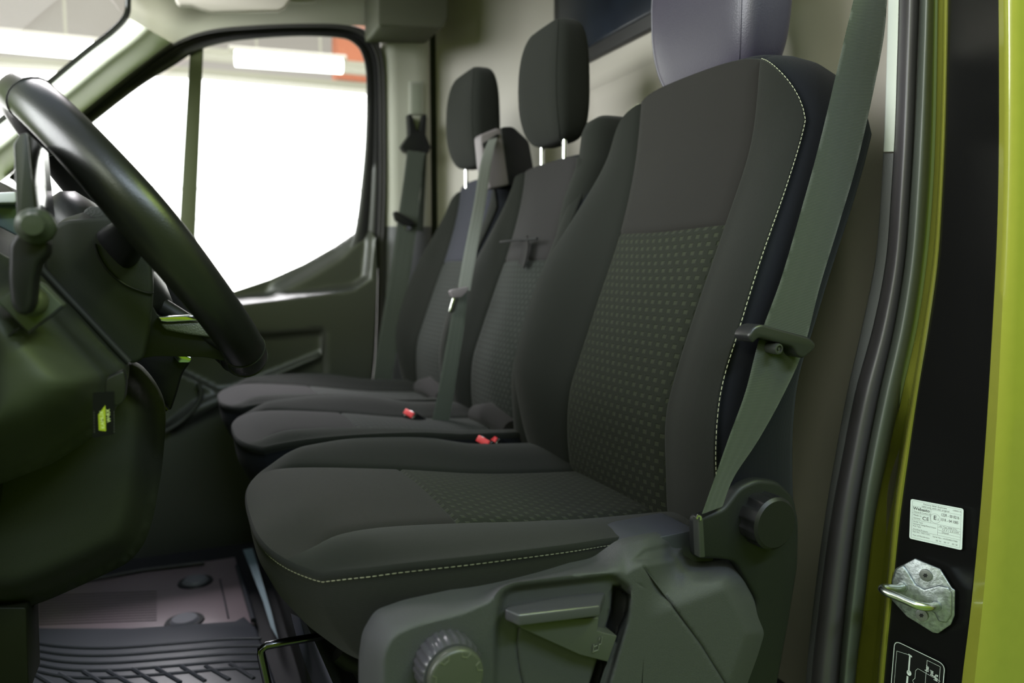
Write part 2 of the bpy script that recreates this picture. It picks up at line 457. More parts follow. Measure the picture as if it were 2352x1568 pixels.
def make_backrest(root, yc, ws, x_off, ztop, zb, seam_z, mats, top_drop=.085, depth=.14, bol=1.0, wi_s=1.0, seam_curve=.0, stitch=True, arc=4):
    """upholstered backrest: cover with side bolsters, plain upper panel, patterned lower panel"""
    cov, up, pat, side = mats
    cols = []
    A = [-1, -.999]+list(np.linspace(-.9, -.1, 9))+[-.04]      # bolster param
    nb = 12; ni = 18
    zs = list(np.linspace(zb, ztop, 58))
    zs = sorted(set(zs+[seam_z-.006, seam_z-.002, seam_z, seam_z+.002, seam_z+.006]))
    V = []; UV = []; kk = []
    for z in zs:
        b = (z-zb)/(ztop-zb); row = []; ur = []; ks = []
        ze = zb+b*(ztop-top_drop-zb)
        W = tab(BB, ze, 2)*ws; wi = min(tab(BI, z, 2)*wi_s, W*.9)
        params = []
        for k in range(nb+1):
            t = k/nb; t = t if t < 1 else 1; params.append((-(W-(W-wi)*t), 'b'))
        params[-1] = (-wi-.004, 'b'); params += [(-wi, 'g'), (-wi+.004, 'i')]
        for k in range(1, ni): params.append((-wi+.004+(2*wi-.008)*k/ni, 'i'))
        params += [(wi-.004, 'i'), (wi, 'g')]
        r_ = [(-p, q_) for p, q_ in reversed(params[:nb+1])]; params += r_
        for y, kd in params:
            a = abs(y)
            zt = ztop-top_drop*(a/max(W, 1e-6))**arc
            zz = zb+b*(zt-zb)
            if seam_curve and a < wi: zz += seam_curve*(1-(a/wi)**2)*math.exp(-((z-seam_z)/.1)**2)
            xi = tab(BI, zz, 1); xb = xi+(tab(BB, zz, 1)-xi)*bol
            if a <= wi: x = xi-.010*(1-(a/wi)**2)
            else:
                u = (a-wi)/(W-wi); s_ = u*u*(3-2*u); x = xi+(xb-xi)*s_-.013*math.sin(math.pi*u)*min(1, bol+.2)
            x += .0055*math.exp(-((a-wi)/.0035)**2)
            if a < wi: x += .004*math.exp(-((z-seam_z)/.003)**2)
            row.append((x+x_off, yc+y, zz)); ur.append((y, z))
        V.append(row); UV.append(ur)
    nc = len(V[0]); gi0 = nb+1; gi1 = nc-1-gi0

    def cl(i, j):
        if gi0 <= j < gi1: return 'up' if zs[i] >= seam_z-1e-6 else 'pat'
        return 'cov'
    parts = shell_parts(V, cl, None, root, UV)
    # rim and back shell
    bd = [V[i][0] for i in range(len(V))]+V[-1][1:-1]+[V[i][-1] for i in range(len(V)-1, -1, -1)]
    Bd = [np.array(p) for p in bd]; n = len(Bd); cen = np.array([0, yc, (zb+ztop)/2])
    loops = [[tuple(p) for p in Bd]]
    nrm = []
    for i in range(n):
        t = Bd[min(i+1, n-1)]-Bd[max(i-1, 0)]; t[0] = 0; t /= np.linalg.norm(t)+1e-9
        o_ = np.array([0, -t[2], t[1]])
        if o_@(Bd[i]-cen) < 0: o_ = -o_
        nrm.append(o_)
    for _ in range(4):
        nrm = [nrm[i] if i in (0, n-1) else (nrm[i-1]+nrm[i]*2+nrm[i+1])/4 for i in range(n)]
    for o_, bk in ((.0015, .004), (-.002, .008), (.004, .014), (.009, .03), (.011, .06), (.008, .10), (.0, .13), (-.014, .15), (-.045, .158)):
        lp = []
        for i in range(n):
            q_ = Bd[i]; sc = depth/.15
            # back face of the seat stays flatter than the front
            lp.append(tuple(q_+nrm[i]*o_+np.array([bk*sc, 0, 0])))
        loops.append(lp)
    vs, fs, uv = parts['cov']; vs = list(vs); fs = list(fs); uv = list(uv)
    fm = [0]*len(fs); b0 = len(vs); arcl = [0]
    for i in range(1, n): arcl.append(arcl[-1]+float(np.linalg.norm(Bd[i]-Bd[i-1])))
    for li, lp in enumerate(loops):
        vs += lp; uv += [(arcl[i], li*.015) for i in range(n)]
    for li in range(len(loops)-1):
        for i in range(n-1):
            a = b0+li*n+i; fs.append((a, a+1, a+1+n, a+n)); fm.append(0 if li < 2 else 1)
    fs.append(tuple(b0+(len(loops)-1)*n+i for i in range(n))); fm.append(1)
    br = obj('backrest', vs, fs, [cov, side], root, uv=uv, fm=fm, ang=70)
    v_, f_, u_ = parts['up']; obj('upper_panel', v_, f_, up, br, uv=u_, ang=70)
    v_, f_, u_ = parts['pat']; obj('patterned_panel', v_, f_, pat, br, uv=u_, ang=70, label='panel woven with rows of small raised squares')
    if stitch:
        for half in (range(n//2), range(n//2, n)):
            mb = MB(); add_stitch(mb, [np.array(loops[1][i])*.5+np.array(loops[2][i])*.5-np.array([.0034, 0, 0])+nrm[i]*.002 for i in half if abs(Bd[i][1]-yc) > .15], .0045, .0022, .0005)
            mb.build('stitching', STITCH, br, label='pale dashed stitching along the side seam')
    return br


def add_stitch(mb, path, L, gap, r):
    P = [np.array(p, float) for p in path]; d = [0]
    for i in range(1, len(P)): d.append(d[-1]+np.linalg.norm(P[i]-P[i-1]))
    A = np.array(P); s = 0
    f = lambda t: np.array([np.interp(t, d, A[:, k]) for k in range(3)])
    while s+L < d[-1]:
        mb.tube([f(s), f(s+L*.5), f(s+L)], [r*.7, r, r*.7], 5); s += L+gap


def make_cushion(root, yc, ws, mats, xf=.070, xr=.66, zoff=0, drop=.115, nose=0.05, cross=.305, wi_s=1.0, stitch=True, flat=False, front_w=1.0, depthcurve=.052, bulge=.013):
    cov, up, pat, side = mats
    WT = [(.05, .16), (.085, .180), (.108, .216), (.122, .238), (.15, .263), (.185, .281), (.272, .304), (.377, .300), (.448, .274), (.50, .262), (.62, .255), (.70, .255)]
    ZE = [(.05, -.310), (.108, -.307), (.122, -.306), (.185, -.297), (.272, -.293), (.377, -.299), (.448, -.311), (.50, -.318), (.7, -.33)]
    WI = [(.05, .185), (.104, .180), (.132, .168), (.198, .152), (.312, .142), (.471, .130), (.7, .12)]
    ZI = [(.05, -.303), (.104, -.303), (.132, -.300), (.198, -.302), (.312, -.315), (.471, -.337), (.7, -.352)]
    WT, ZE, WI, ZI = [[tuple(c) for c in catmull(T, 5)] for T in (WT, ZE, WI, ZI)]
    T = lambda tb, x: np.interp(x, [t[0] for t in tb], [t[1] for t in tb])
    xs = sorted(set(list(np.linspace(0, 1, 50)**1.25)+[]))
    X = [xf+(xr-xf)*t for t in xs]; X = sorted(X+[cross-.005, cross-.0015, cross, cross+.0015, cross+.005])
    nb, ni = 12, 18; V = []; UV = []
    for x in X:
        b = (x-xf)/(xr-xf); row = []; ur = []
        xe = xf+depthcurve+b*(xr-xf-depthcurve)             # at the outer edge the row starts further back
        W = T(WT, xe)*ws; wi = min(T(WI, x)*ws*wi_s, W*.86)
        ps = [-(W-(W-wi)*k/nb) for k in range(nb)]+[-wi-.004, -wi, -wi+.004]
        ps += [-wi+.004+(2*wi-.008)*k/ni for k in range(1, ni)]+[wi-.004, wi, wi+.004]+[-p for p in reversed(ps[:nb])]
        for y in ps:
            a = abs(y); x0 = xf+depthcurve*(a/W)**3.0; xx = x0+b*(xr-x0)
            zi, ze = T(ZI, xx), T(ZE, xx); fb = float(ss(np.array(b), 0, .14)); zi = ze+(zi-ze)*fb
            if flat: zi = -.300-.03*b; ze = -.306-.03*b
            if a <= wi: z = zi+.010*(1-(a/wi)**2)*(1-b*.6)*fb
            else:
                u = (a-wi)/(W-wi); s_ = u*u*(3-2*u); z = zi+(ze-zi)*s_+bulge*math.sin(math.pi*min(1, u*1.05))*(1.2-b*.6)*fb
            fade = ss(np.array(xx), xf+.045, xf+.085)
            z -= .005*math.exp(-((a-wi)/.0035)**2)*fade
            if a < wi: z -= .0035*math.exp(-((x-cross)/.003)**2)
            z -= .005*math.exp(-((xx-x0)/.018))          # nose rounds off
            row.append((xx, yc+y, z+zoff)); ur.append((y, x))
        V.append(row); UV.append(ur)
    nc = len(V[0]); g0 = nb+1; g1 = nc-1-g0

    def cl(i, j):
        if g0 <= j < g1: return 'up' if X[i] < cross-1e-6 else 'pat'
        return 'cov'
    parts = shell_parts(V, cl, None, root, UV)
    bd = [V[i][0] for i in range(len(V)-1, -1, -1)]+V[0][1:-1]+[V[i][-1] for i in range(len(V))]
    Bd = [np.array(p) for p in bd]; n = len(Bd); cen = np.array([(xf+xr)/2, yc, 0]); nrm = []
    for i in range(n):
        t = Bd[min(i+1, n-1)]-Bd[max(i-1, 0)]; t[2] = 0; t /= np.linalg.norm(t)+1e-9
        o_ = np.array([-t[1], t[0], 0])
        if o_@(Bd[i]-cen)*(1 if True else 1) < 0 and abs(o_[0]) < .99: o_ = -o_
        if o_[0] > .9: o_ = -o_
        nrm.append(o_)
    for _ in range(6):
        nrm = [nrm[i] if i in (0, n-1) else (nrm[i-1]+nrm[i]*2+nrm[i+1])/4 for i in range(n)]
    loops = [[tuple(p) for p in Bd]]
    k = drop/.115
    for o_, dn in ((.0025, .002), (.003, .006), (-.001, .010), (.001, .015), (.003, .032), (-.002, .055), (-.012, .078), (-.025, .098), (-.045, .112), (-.08, .118)):
        lp = []
        for i in range(n):
            fr = max(0, -nrm[i][0])                                   # front face leans back under the nose
            q_ = Bd[i]+nrm[i]*o_+np.array([fr*(dn/.118)**1.6*nose, 0, -dn*k*(1+.25*fr)])
            lp.append(tuple(q_))
        loops.append(lp)
    vs, fs, uv = parts['cov']; vs = list(vs); fs = list(fs); uv = list(uv); fm = [0]*len(fs); b0 = len(vs); al = [0]
    for i in range(1, n): al.append(al[-1]+float(np.linalg.norm(Bd[i]-Bd[i-1])))
    for li, lp in enumerate(loops): vs += lp; uv += [(al[i], -li*.012) for i in range(n)]
    for li in range(len(loops)-1):
        for i in range(n-1):
            a = b0+li*n+i; fs.append((a, a+1, a+1+n, a+n)); fm.append(1 if li > 2 else 0)
    fs.append(tuple(b0+(len(loops)-1)*n+i for i in range(n))); fm.append(1)
    cu = obj('seat_cushion', vs, fs, [cov, side], root, uv=uv, fm=fm, ang=75)
    v_, f_, u_ = parts['up']; obj('front_panel', v_, f_, up, cu, uv=u_, ang=70)
    v_, f_, u_ = parts['pat']; obj('patterned_panel', v_, f_, pat, cu, uv=u_, ang=70, label='panel woven with rows of small raised squares')
    if stitch:
        mb = MB(); add_stitch(mb, [np.array(loops[3][i])+nrm[i]*.0012+np.array([0, 0, .001]) for i in range(n)], .0045, .0022, .00045)
        mb.build('stitching', STITCH, cu, label='pale dashed stitching along the seam')
    return cu


def make_headrest(root, yc, xf, zlo, zhi, hw, dp, m, posts=True, postz=.05, lean=.10, n=4.0, side=None):
    loops = []; N = 44; K = 26; uv = []
    for i in range(K+1):
        t = i/K; a = math.pi*t-math.pi/2                       # bottom .. top
        e_ = (abs(math.cos(a))**(2/5.0)) if 0 < t < 1 else 0
        z = (zlo+zhi)/2+(zhi-zlo)/2*math.copysign(abs(math.sin(a))**(2/3.2), math.sin(a))
        f = (z-zlo)/(zhi-zlo)
        W = hw*(1-.10*(1-f)**2-.08*f**3)*max(e_, .03); D = dp/2*(1-.28*f**2-.22*(1-f)**3)*max(e_, .03)
        cx = xf+dp/2+lean*(f-.4)*(zhi-zlo)*.35+.018*(1-f)**3
        lp = []
        for k in range(N):
            th = 2*math.pi*k/N; c, s = math.cos(th), math.sin(th)
            lp.append((cx+D*math.copysign(abs(c)**(2/n), c), yc+W*math.copysign(abs(s)**(2/n), s), z)); uv.append((k*.012, z))
        loops.append(lp)
    hr = loft('headrest', loops, m, root, uv=uv, ang=80)
    # piped side seams
    for sgn in (-1, 1):
        pth = []
        for i in range(3, K-2):
            t = i/K; a = math.pi*t-math.pi/2; e_ = abs(math.cos(a))**(2/5.0)
            z = (zlo+zhi)/2+(zhi-zlo)/2*math.copysign(abs(math.sin(a))**(2/3.2), math.sin(a)); f = (z-zlo)/(zhi-zlo)
            W = hw*(1-.10*(1-f)**2-.08*f**3)*e_; D = dp/2*(1-.28*f**2-.22*(1-f)**3)*e_
            cx = xf+dp/2+lean*(f-.4)*(zhi-zlo)*.35+.018*(1-f)**3
            th = math.radians(180-42); c, s = math.cos(th), math.sin(th)
            pth.append((cx+D*math.copysign(abs(c)**(2/n), c), yc+sgn*W*abs(s)**(2/n), z))
        MB().tube(pth, .0016, 6).build('seam_piping', side or m, hr)
    if posts:
        for s in (-.055, .055):
            cx = xf+dp*.55
            MB().tube([(cx, yc+s, zlo-postz), (cx, yc+s, zlo+.02)], .0055, 12).build('post', CHR, hr, label='bright chrome post')
    return hr


# ================================================================== THE HALL outside the van
def struct(o): o['kind'] = 'structure'; return o
WY = 5.5
def quadY(pts, y0, y1, name, m, parent=None, bev=0, **k): return prism(name, XZ(pts, y0), y0, y1, m, parent, bev, **k)
struct(quadY([(-900, 150), (430, 160), (1000, 205), (1400, 240), (1400, 1500), (-900, 1500)], WY, WY+.1, 'wall_hall', mat('hall_door_daylight', (.8, .8, .8), .6, emit=((1.0, .95, .98), 3.5))))
struct(quadY([(-900, -600), (1400, -600), (1400, 235), (-900, 145)], WY+.15, WY+.25, 'wall_hall_upper', mat('hall_upper', (.03, .03, .03), .8, emit=((.46, .41, .37), .95))))  # wall glows in place of the hall light falling on it
for i, y_ in enumerate((427, 496)):
    b = quadY([(-400, y_-1), (1200, y_+9+i), (1200, y_+12+i), (-400, y_+2)], WY-.03, WY-.01, 'panel_joint_rail', mat('joint_grey', (.35, .37, .36), .6))
    tag(b, ['upper thin grey joint line across the bright hall door', 'lower thin grey joint line across the bright hall door'][i], 'rail', 'joint rails on the hall door')
for i, (yl, yr, th) in enumerate(((106, 143, 17), (155, 190, 14))):
    b = quadY([(-300, yl-42), (450, yl), (900, yr+6), (900, yr+6+th), (450, yl+th), (-300, yl-42+th)], WY-.5+.2*i, WY-.35+.2*i, 'ceiling_beam', CREAM)
    tag(b, ['cream steel beam above the tube lamp outside the window', 'cream steel beam below the tube lamp outside the window'][i], 'beam', 'cream beams seen through the door window')
for i, (a, b_, r_) in enumerate((((540, 134), (785, 152), .045), ((-120, 84), (215, 116), .05))):
    t = thing('fluorescent_lamp', ['glowing white tube lamp seen through the door window', 'glowing white tube lamp seen through the windscreen'][i], 'lamp', tuple(onY(*a, 4.6)), 'tube lamps outside')
    MB().tube([onY(*a, 4.6), onY(*b_, 4.6)], r_, 12).build('tube', emis('tube_glow', (.95, .98, 1), 4), t)
    p0, p1 = onY(a[0], a[1], 4.6), onY(b_[0], b_[1], 4.6)
    for f_ in (.2, .8):
        h_ = p0*(1-f_)+p1*f_
        MB().tube([h_+np.array([0, .02, .04]), (h_[0], h_[1]+.02, 3.31)], .006, 6).build('hanger', CREAM, t)
    MB().tube([p0+np.array([-.03, .02, .045]), p1+np.array([.03, .02, .045])], .03, 8).build('fitting', CREAM, t)
o = quadY([(775, 60), (860, 60), (860, 190), (775, 180)], WY-.25, WY-.05, 'brick_column', mat('brick_red', (.25, .08, .04), .8, var=(3, .3), emit=((.30, .09, .04), .5)))  # faint glow put into the column's colour so it looks lit
tag(o, 'reddish brown column top seen in the window corner', 'column')
struct(obj('ceiling_hall', [(-5, 4.2, 3.30), (5, 4.2, 3.30), (5, 5.7, 3.30), (-5, 5.7, 3.30), (-5, 4.2, 3.4), (5, 4.2, 3.4), (5, 5.7, 3.4), (-5, 5.7, 3.4)], [(0, 1, 2, 3), (4, 7, 6, 5), (0, 4, 5, 1), (1, 5, 6, 2), (2, 6, 7, 3), (3, 7, 4, 0)], CREAM, smooth=False))
o = struct(obj('floor_hall', [(-8, -4, -1.25), (8, -4, -1.25), (8, 8, -1.25), (-8, 8, -1.25)], [(0, 1, 2, 3)], mat('lime_floor_paint', (.10, .16, .02), .6, var=(2, .15))))
# the open green driver's door, hinged at the front and standing left of the view
gd = thing('door_2', None, None, (-.62, .1, -H)); gd['kind'] = 'structure'
prism('door_panel', roundpoly([(-.70, -.95), (-.64, -.95), (-.62, -.05), (-.68, .55), (-.72, .55), (-.70, -.05)], .01, 2), -.55, .50, GRN, gd, 0)
prism('inner_trim', roundpoly([(-.62, -.85), (-.59, -.85), (-.585, -.10), (-.615, -.08)], .01, 2), -.48, .42, CARD, gd, 0)

# ================================================================== CAB SHELL
# floor
struct(obj('floor', [(-1.0, .66, -.80), (1.05, .66, -.80), (1.05, 2.33, -.80), (-1.0, 2.33, -.80), (-1.0, .66, -.9), (1.05, .66, -.9), (1.05, 2.33, -.9), (-1.0, 2.33, -.9)],
           [(0, 1, 2, 3), (4, 7, 6, 5), (0, 4, 5, 1), (1, 5, 6, 2), (2, 6, 7, 3), (3, 7, 4, 0)], mat('cab_floor', (.02, .02, .024), .7, bump=('noise', 200, .2, .001)), smooth=False))
# ceiling
struct(loft('ceiling', [[(x, y, z) for x, z in ((-.05, .80), (.2, .87), (.6, .90), (1.06, .90), (1.06, .94), (.6, .94), (.2, .91), (-.07, .83))] for y in np.linspace(.70, 2.36, 4)], HDL, smooth=False))
# bulkhead behind the seats, curving into the sides, with pressed ribs
plan = catmull([(.775, 2.345), (.82, 2.31), (.93, 2.20), (1.01, 2.09), (1.045, 1.96), (1.05, 1.7), (1.05, 1.4), (1.05, 1.1), (1.045, .95), (1.02, .84), (.97, .76), (.93, .72)], 8)
rows = []
for z in sorted(list(np.linspace(-.80, .90, 60))+[.495, .505, .52, .53, .36, .37]):
    r_ = []
    for x, y in plan:
        rib = 0
        if .9 < y < 2.2:
            k_ = ss(np.array(y), .90, 1.0)*(1-ss(np.array(y), 2.08, 2.18))
            rib = -.014*ss(np.array(z), .485, .515)*k_*(1-ss(np.array(z), .86, .9))
            rib += .008*math.exp(-((z-.40)/.02)**2)*k_ + .008*math.exp(-((z-.20)/.02)**2)*k_
            rib += -.012*math.exp(-((y-1.06-.35*(z-.4))/.03)**2)*k_
        r_.append((x+rib, y, z))
    rows.append(r_)
struct(grid('wall_rear', rows, BLKH, ang=60))
w2 = thing('window_2', None, None, tuple((1.03, 1.6, .56))); w2['kind'] = 'structure'
wz = [(1.20, .566), (1.98, .566), (2.0, .585), (2.0, .90), (1.18, .90), (1.18, .58)]
def plateX(name, yz, x0, x1, m, parent, bev=0):
    n = len(yz); vs = [(x0, a, b) for a, b in yz]+[(x1, a, b) for a, b in yz]
    o = obj(name, vs, [tuple(range(n)), tuple(range(2*n-1, n-1, -1))]+[(i, (i+1) % n, n+(i+1) % n, n+i) for i in range(n)], m, parent)
    if bev: bevel_me(o, bev, 2)
    return o
plateX('window_frame', roundpoly(wz, .03), 1.022, 1.05, RUB, w2, .004)
plateX('pane', roundpoly([(1.20, .60), (1.955, .60), (1.96, .62), (1.96, .88), (1.20, .88)], .02), 1.018, 1.03, mat('smoked_pane', (.012, .016, .026), .25, bump=('noise', 9, .1, .002), var=(9, .8)), w2, .002)

struct(obj('wall_right_outer', [(.50, 2.36, -.8), (.90, 2.36, -.8), (.90, 2.36, .9), (.60, 2.36, .9), (.50, 2.40, -.8), (.90, 2.40, -.8), (.90, 2.40, .9), (.60, 2.40, .9)], [(0, 1, 2, 3), (4, 7, 6, 5), (0, 4, 5, 1), (1, 5, 6, 2), (2, 6, 7, 3), (3, 7, 4, 0)], DRK, smooth=False))
# ---- passenger side: pillar, header, windscreen pillar
PY = 2.30
pil = thing('wall_right', None, None, (.70, 2.31, -H)); pil['kind'] = 'structure'
prow = []
for py_, xa in ((-20, 0), (60, 0), (200, 2), (400, 6), (520, 8), (700, 0), (900, -14), (1200, -30), (1500, -40)):
    c_ = [(872+xa, 2.335), (880+xa, 2.30), (903+xa, 2.285), (912+xa, 2.287), (950+xa*.8, 2.287), (978+xa*.6, 2.288), (984+xa*.6, 2.296), (987+xa*.5, 2.33)]
    prow.append([tuple(onY(a, py_, y)) for a, y in c_])
grid('pillar_trim', [r_ for r_ in prow[:5]], TRL, pil, ang=70)
grid('lower_trim', [r_ for r_ in prow[4:]], TRD, pil, ang=70)
# belt height slot
def boxpx(x0, y0, x1, y1, ya, yb, name, m, parent, bev=.002, **k):
    return quadY([(x0, y0), (x1, y0), (x1, y1), (x0, y1)], ya, yb, name, m, parent, bev, **k)
boxpx(941, 186, 973, 262, 2.279, 2.29, 'slot_frame', mat('pale_trim_b', (.33, .33, .29), .7), pil)
boxpx(946, 191, 968, 262, 2.2775, 2.284, 'slot', mat('slot_shadow', (.22, .23, .19), .7), pil, .0005)
# header / roof rail
hdr = thing('trim_1', None, None, (.4, 2.2, .8)); hdr['kind'] = 'structure'
A = [(297, -60), (300, 0), (297, 42), (270, 72), (200, 125), (110, 200), (30, 262), (-60, 332), (-200, 440)]
B = [(560, 62), (470, 75), (400, 101), (350, 138), (300, 176), (180, 273), (20, 403), (-80, 482), (-200, 575)]
Ac, Bc = catmull(A[2:], 6), catmull(B[2:], 6)
rows = []
for a, b in zip(Ac, Bc):
    r_ = []
    for t in np.linspace(0, 1, 12):
        p = (a*(1-t)+b*t); y = 2.25+(2.315-2.25)*t; bul = -.15*math.sin(math.pi*t**.8)
        r_.append(tuple(onY(p[0], p[1], y+bul)))
    rows.append(r_)
pt = thing('trim_2', None, None, (-.1, 2.2, .3)); pt['kind'] = 'structure'
grid('pillar_cover', rows, mat('pillar_cream', (.82, .82, .74), .6, bump=('noise', 500, .15, .0005)), pt, ang=70)
top = [(250, -140), (300, -120), (420, -120), (560, -120), (700, -120), (840, -120), (940, -120), (1024, -120)]
bot = [(297, 44), (345, 70), (404, 100), (478, 73), (580, 61), (700, 57), (830, 59), (1022, 62)]
tc_, bc_ = catmull(top, 5), catmull(bot, 5); rows = []
for a, b in zip(tc_, bc_):
    r_ = []
    for t in np.linspace(0, 1, 14):
        p = a*(1-t)+b*t; y = 2.10+(2.30-2.10)*ss(np.array(t), 0, .85)
        r_.append(tuple(onY(p[0], p[1], float(y))))
    rows.append(r_)
grid('roof_rail', rows, HDL, hdr, ang=70)
prism('shelf_end', roundpoly(XZ([(868, -80), (1030, -80), (1030, 40), (1018, 63), (868, 60)], 2.12), .012), 2.12, 2.29, mat('header_trim', (.10, .10, .075), .7), hdr, .006)
# ---- passenger door
d1 = thing('door_1', None, None, (.3, 2.33, -H)); d1['kind'] = 'structure'
PR = [((20, 410), (40, 420)), ((100, 342), (118, 360)), ((180, 275), (200, 293)), ((300, 178), (318, 202)), ((372, 122), (398, 152)), ((430, 90), (452, 118)), ((500, 72), (520, 98)), ((600, 64), (610, 88)), ((700, 61), (700, 84)), ((780, 63), (780, 88)), ((826, 76), (812, 100)), ((856, 106), (832, 128)), ((869, 160), (841, 185)), ((872, 300), (839, 320)), ((872, 430), (828, 440)), ((868, 560), (814, 535)), ((868, 620), (790, 600))]
def ring(name, prs, y0, y1, m, parent, bump=0, **k):
    o_ = catmull([p[0] for p in prs], 6); i_ = catmull([p[1] for p in prs], 6); rows = []
    for a, b in zip(o_, i_):
        r_ = []
        for t, yy in ((0, y1), (0, y0+.004), (.08, y0), (.3, y0-.0), (.42, y0+bump), (.5, y0+bump), (.6, y0), (.92, y0), (1, y0+.004), (1, y1)):
            p = a*(1-t)+b*t; r_.append(tuple(onY(p[0], p[1], yy)))
        rows.append(r_)
    return grid(name, rows, m, parent, ang=60, **k)
ring('window_seal', PR, 2.305, 2.345, RUB, d1, .008)
PR2 = [((a[0]+(15 if a[0] > 800 else 2), a[1]-(7 if a[0] < 830 else 2)), (a[0]-1, a[1]+2)) for a, b in PR]+[((880, 800), (862, 800)), ((868, 930), (850, 930)), ((850, 1200), (832, 1200))]
ring('door_weatherstrip', PR2, 2.288, 2.33, mat('grey_rubber', (.08, .075, .08), .55), pt, .004)
quadY([(437, 105), (468, 98), (447, 572), (410, 560)], 2.315, 2.345, 'window_divider', mat('olive_divider', (.09, .10, .05), .6), d1, .003)
obj('pane', [tuple(onY(*p, 2.348)) for p in ((20, 400), (560, 60), (870, 60), (860, 560), (400, 760), (0, 700))], [(0, 1, 2, 3, 4, 5)], glass('door_glass', (.96, 1, .97), fac=.05), d1)
outer = [(-150, 700), (380, 706), (530, 672), (620, 642), (700, 606), (770, 566), (818, 533), (846, 528), (863, 545), (866, 640), (858, 800), (848, 930), (842, 1150), (800, 1420), (-150, 1420)]
belt = [(300, 724), (540, 702), (700, 684), (815, 668), (852, 640), (858, 560)]
rec = [(440, 790), (600, 768), (738, 756), (745, 765), (744, 900), (500, 900), (400, 850)]
band = [(385, 975), (450, 925), (560, 882), (735, 812), (738, 822), (640, 868), (560, 906), (400, 990)]
low = [(300, 1000), (430, 960), (600, 905), (740, 880), (800, 960), (800, 1300), (300, 1300)]
def hdoor(P):
    d = np.zeros(len(P))
    up = [(300, 722)]+belt[1:]+[(870, 480), (500, 560), (300, 600)]
    tri = [(650, 676), (715, 642), (785, 600), (826, 562), (848, 552), (866, 640), (815, 664)]
    s = sdist(P, up); k_ = ss(s, 0, 22)
    d += .048*ss(s, 0, 17)+.030*ss(-sdist(P, tri), 0, 42)*k_
    d += .016*ss(sdist(P, rec), -4, 10)
    d -= .022*ss(sdist(P, band), -8, 12)
    d += .012*ss(sdist(P, low), -4, 12)
    return d
relief('door_card', outer, 2.255, hdoor, CARD, d1, 8, lines=[belt, rec+[rec[0]], band+[band[0]]], skirt=.012, ang=80)
# door pull bowl
mb = MB(); mb.tube([onY(*p, 2.23) for p in catmull([(455, 880), (462, 905), (448, 935), (415, 968), (370, 995)], 5)], .007, 8)
mb.build('armrest_edge', CARD, d1)
# ---- windscreen
ws_ = thing('window_1', None, None, (-.2, 1.9, .4)); ws_['kind'] = 'structure'
Aw = catmull([(292, -60), (294, 0), (290, 35), (262, 68), (195, 122), (105, 197), (25, 259), (-60, 328), (-200, 436)], 6)
path = [onY(p[0], p[1], 2.25) for p in Aw]
MB().tube(path, .0075, 8).build('screen_seal', GLB, ws_)
rows = [[tuple(p), tuple(p+np.array([-.02, -.7, .01])), tuple(p+np.array([-.01, -1.45, 0]))] for p in path]
grid('windscreen_glass', rows, glass('screen_glass', (.96, .99, .96), fac=.04), ws_)
# ---- sun visor
sv = thing('sun_visor', 'pale sun visor folded up above the passenger window', 'sun visor', tuple(onY(540, 0, 2.0)))
vo = [(396, -90), (402, 0), (412, 13), (440, 14), (462, 20), (485, 27), (640, 25), (655, 18), (668, 0), (680, -90)]
quadY(vo, 1.975, 1.995, 'visor_board', mat('visor_cloth', (.62, .55, .53), .8, bump=('noise', 400, .15, .0005)), sv, .006)
MB().tube([onY(660, 2, 1.99), onY(700, 3, 2.02), onY(722, 2, 2.06)], .005, 8).build('hinge_rod', TRL, sv)
# interior mirror / grab piece not visible

# ---- driver's side: door aperture, B pillar
jr = [-260, 0, 150, 300, 450, 600, 750, 900, 1050, 1200, 1400, 1568, 1800]
C = {
 0: [2046, 2040, 2036, 2031, 2023, 2010, 1980, 1946, 1918, 1893, 1867, 1851, 1840],
 1: [2068, 2064, 2060, 2055, 2046, 2034, 2005, 1964, 1934, 1906, 1879, 1862, 1850],
 2: [2118, 2112, 2106, 2099, 2090, 2078, 2054, 2020, 1990, 1965, 1941, 1926, 1915],
 3: [2156, 2153, 2151, 2148, 2141, 2128, 2106, 2072, 2038, 2008, 1984, 1964, 1950],
 4: [2170, 2167, 2165, 2161, 2154, 2143, 2121, 2096, 2071, 2049, 2030, 2014, 2000],
 5: [2182, 2178, 2175, 2171, 2164, 2154, 2133, 2108, 2086, 2066, 2046, 2030, 2015],
 6: [2290, 2291, 2292, 2292, 2290, 2285, 2277, 2268, 2258, 2246, 2226, 2205, 2180],
 7: [2312, 2313, 2314, 2314, 2312, 2307, 2300, 2293, 2284, 2274, 2256, 2238, 2215],
 8: [2420, 2420, 2420, 2420, 2420, 2420, 2420, 2420, 2420, 2420, 2420, 2420, 2420]}
yy_ = np.linspace(-260, 1800, 70)
def cub(vals): 
    c_ = catmull([(a, b) for a, b in zip(jr, vals)], 10); return np.interp(yy_, [p[0] for p in c_], [p[1] for p in c_])
CC = {k: cub(v) for k, v in C.items()}
JY = {5: .655, 6: .589}
def strip(name, spec, m, parent, **k):
    """spec: list of (column a, column b, fraction, depth y or (y top, y bottom))"""
    rows = []
    for i, py_ in enumerate(yy_):
        r_ = []
        for a, b, t, y in spec:
            px_ = CC[a][i]*(1-t)+CC[b][i]*t
            if isinstance(y, tuple): y = y[0]+(y[1]-y[0])*float(ss(np.array(py_), 850, 1150))
            r_.append(tuple(onY(px_, py_, y)))
        rows.append(r_)
    return grid(name, rows, m, parent, **k)
bp = thing('wall_left', None, None, (.85, .62, -H)); bp['kind'] = 'structure'
prism('roof_side_rail', roundpoly([(-.75, .78), (1.6, .80), (1.6, 1.0), (-.6, 1.0)], .03), .56, .68, GRN, bp, .02)
prism('rear_body_side', [(1.02, -.9), (2.6, -.9), (2.6, 1.0), (1.02, 1.0)], .545, .60, GRN, bp, .01)
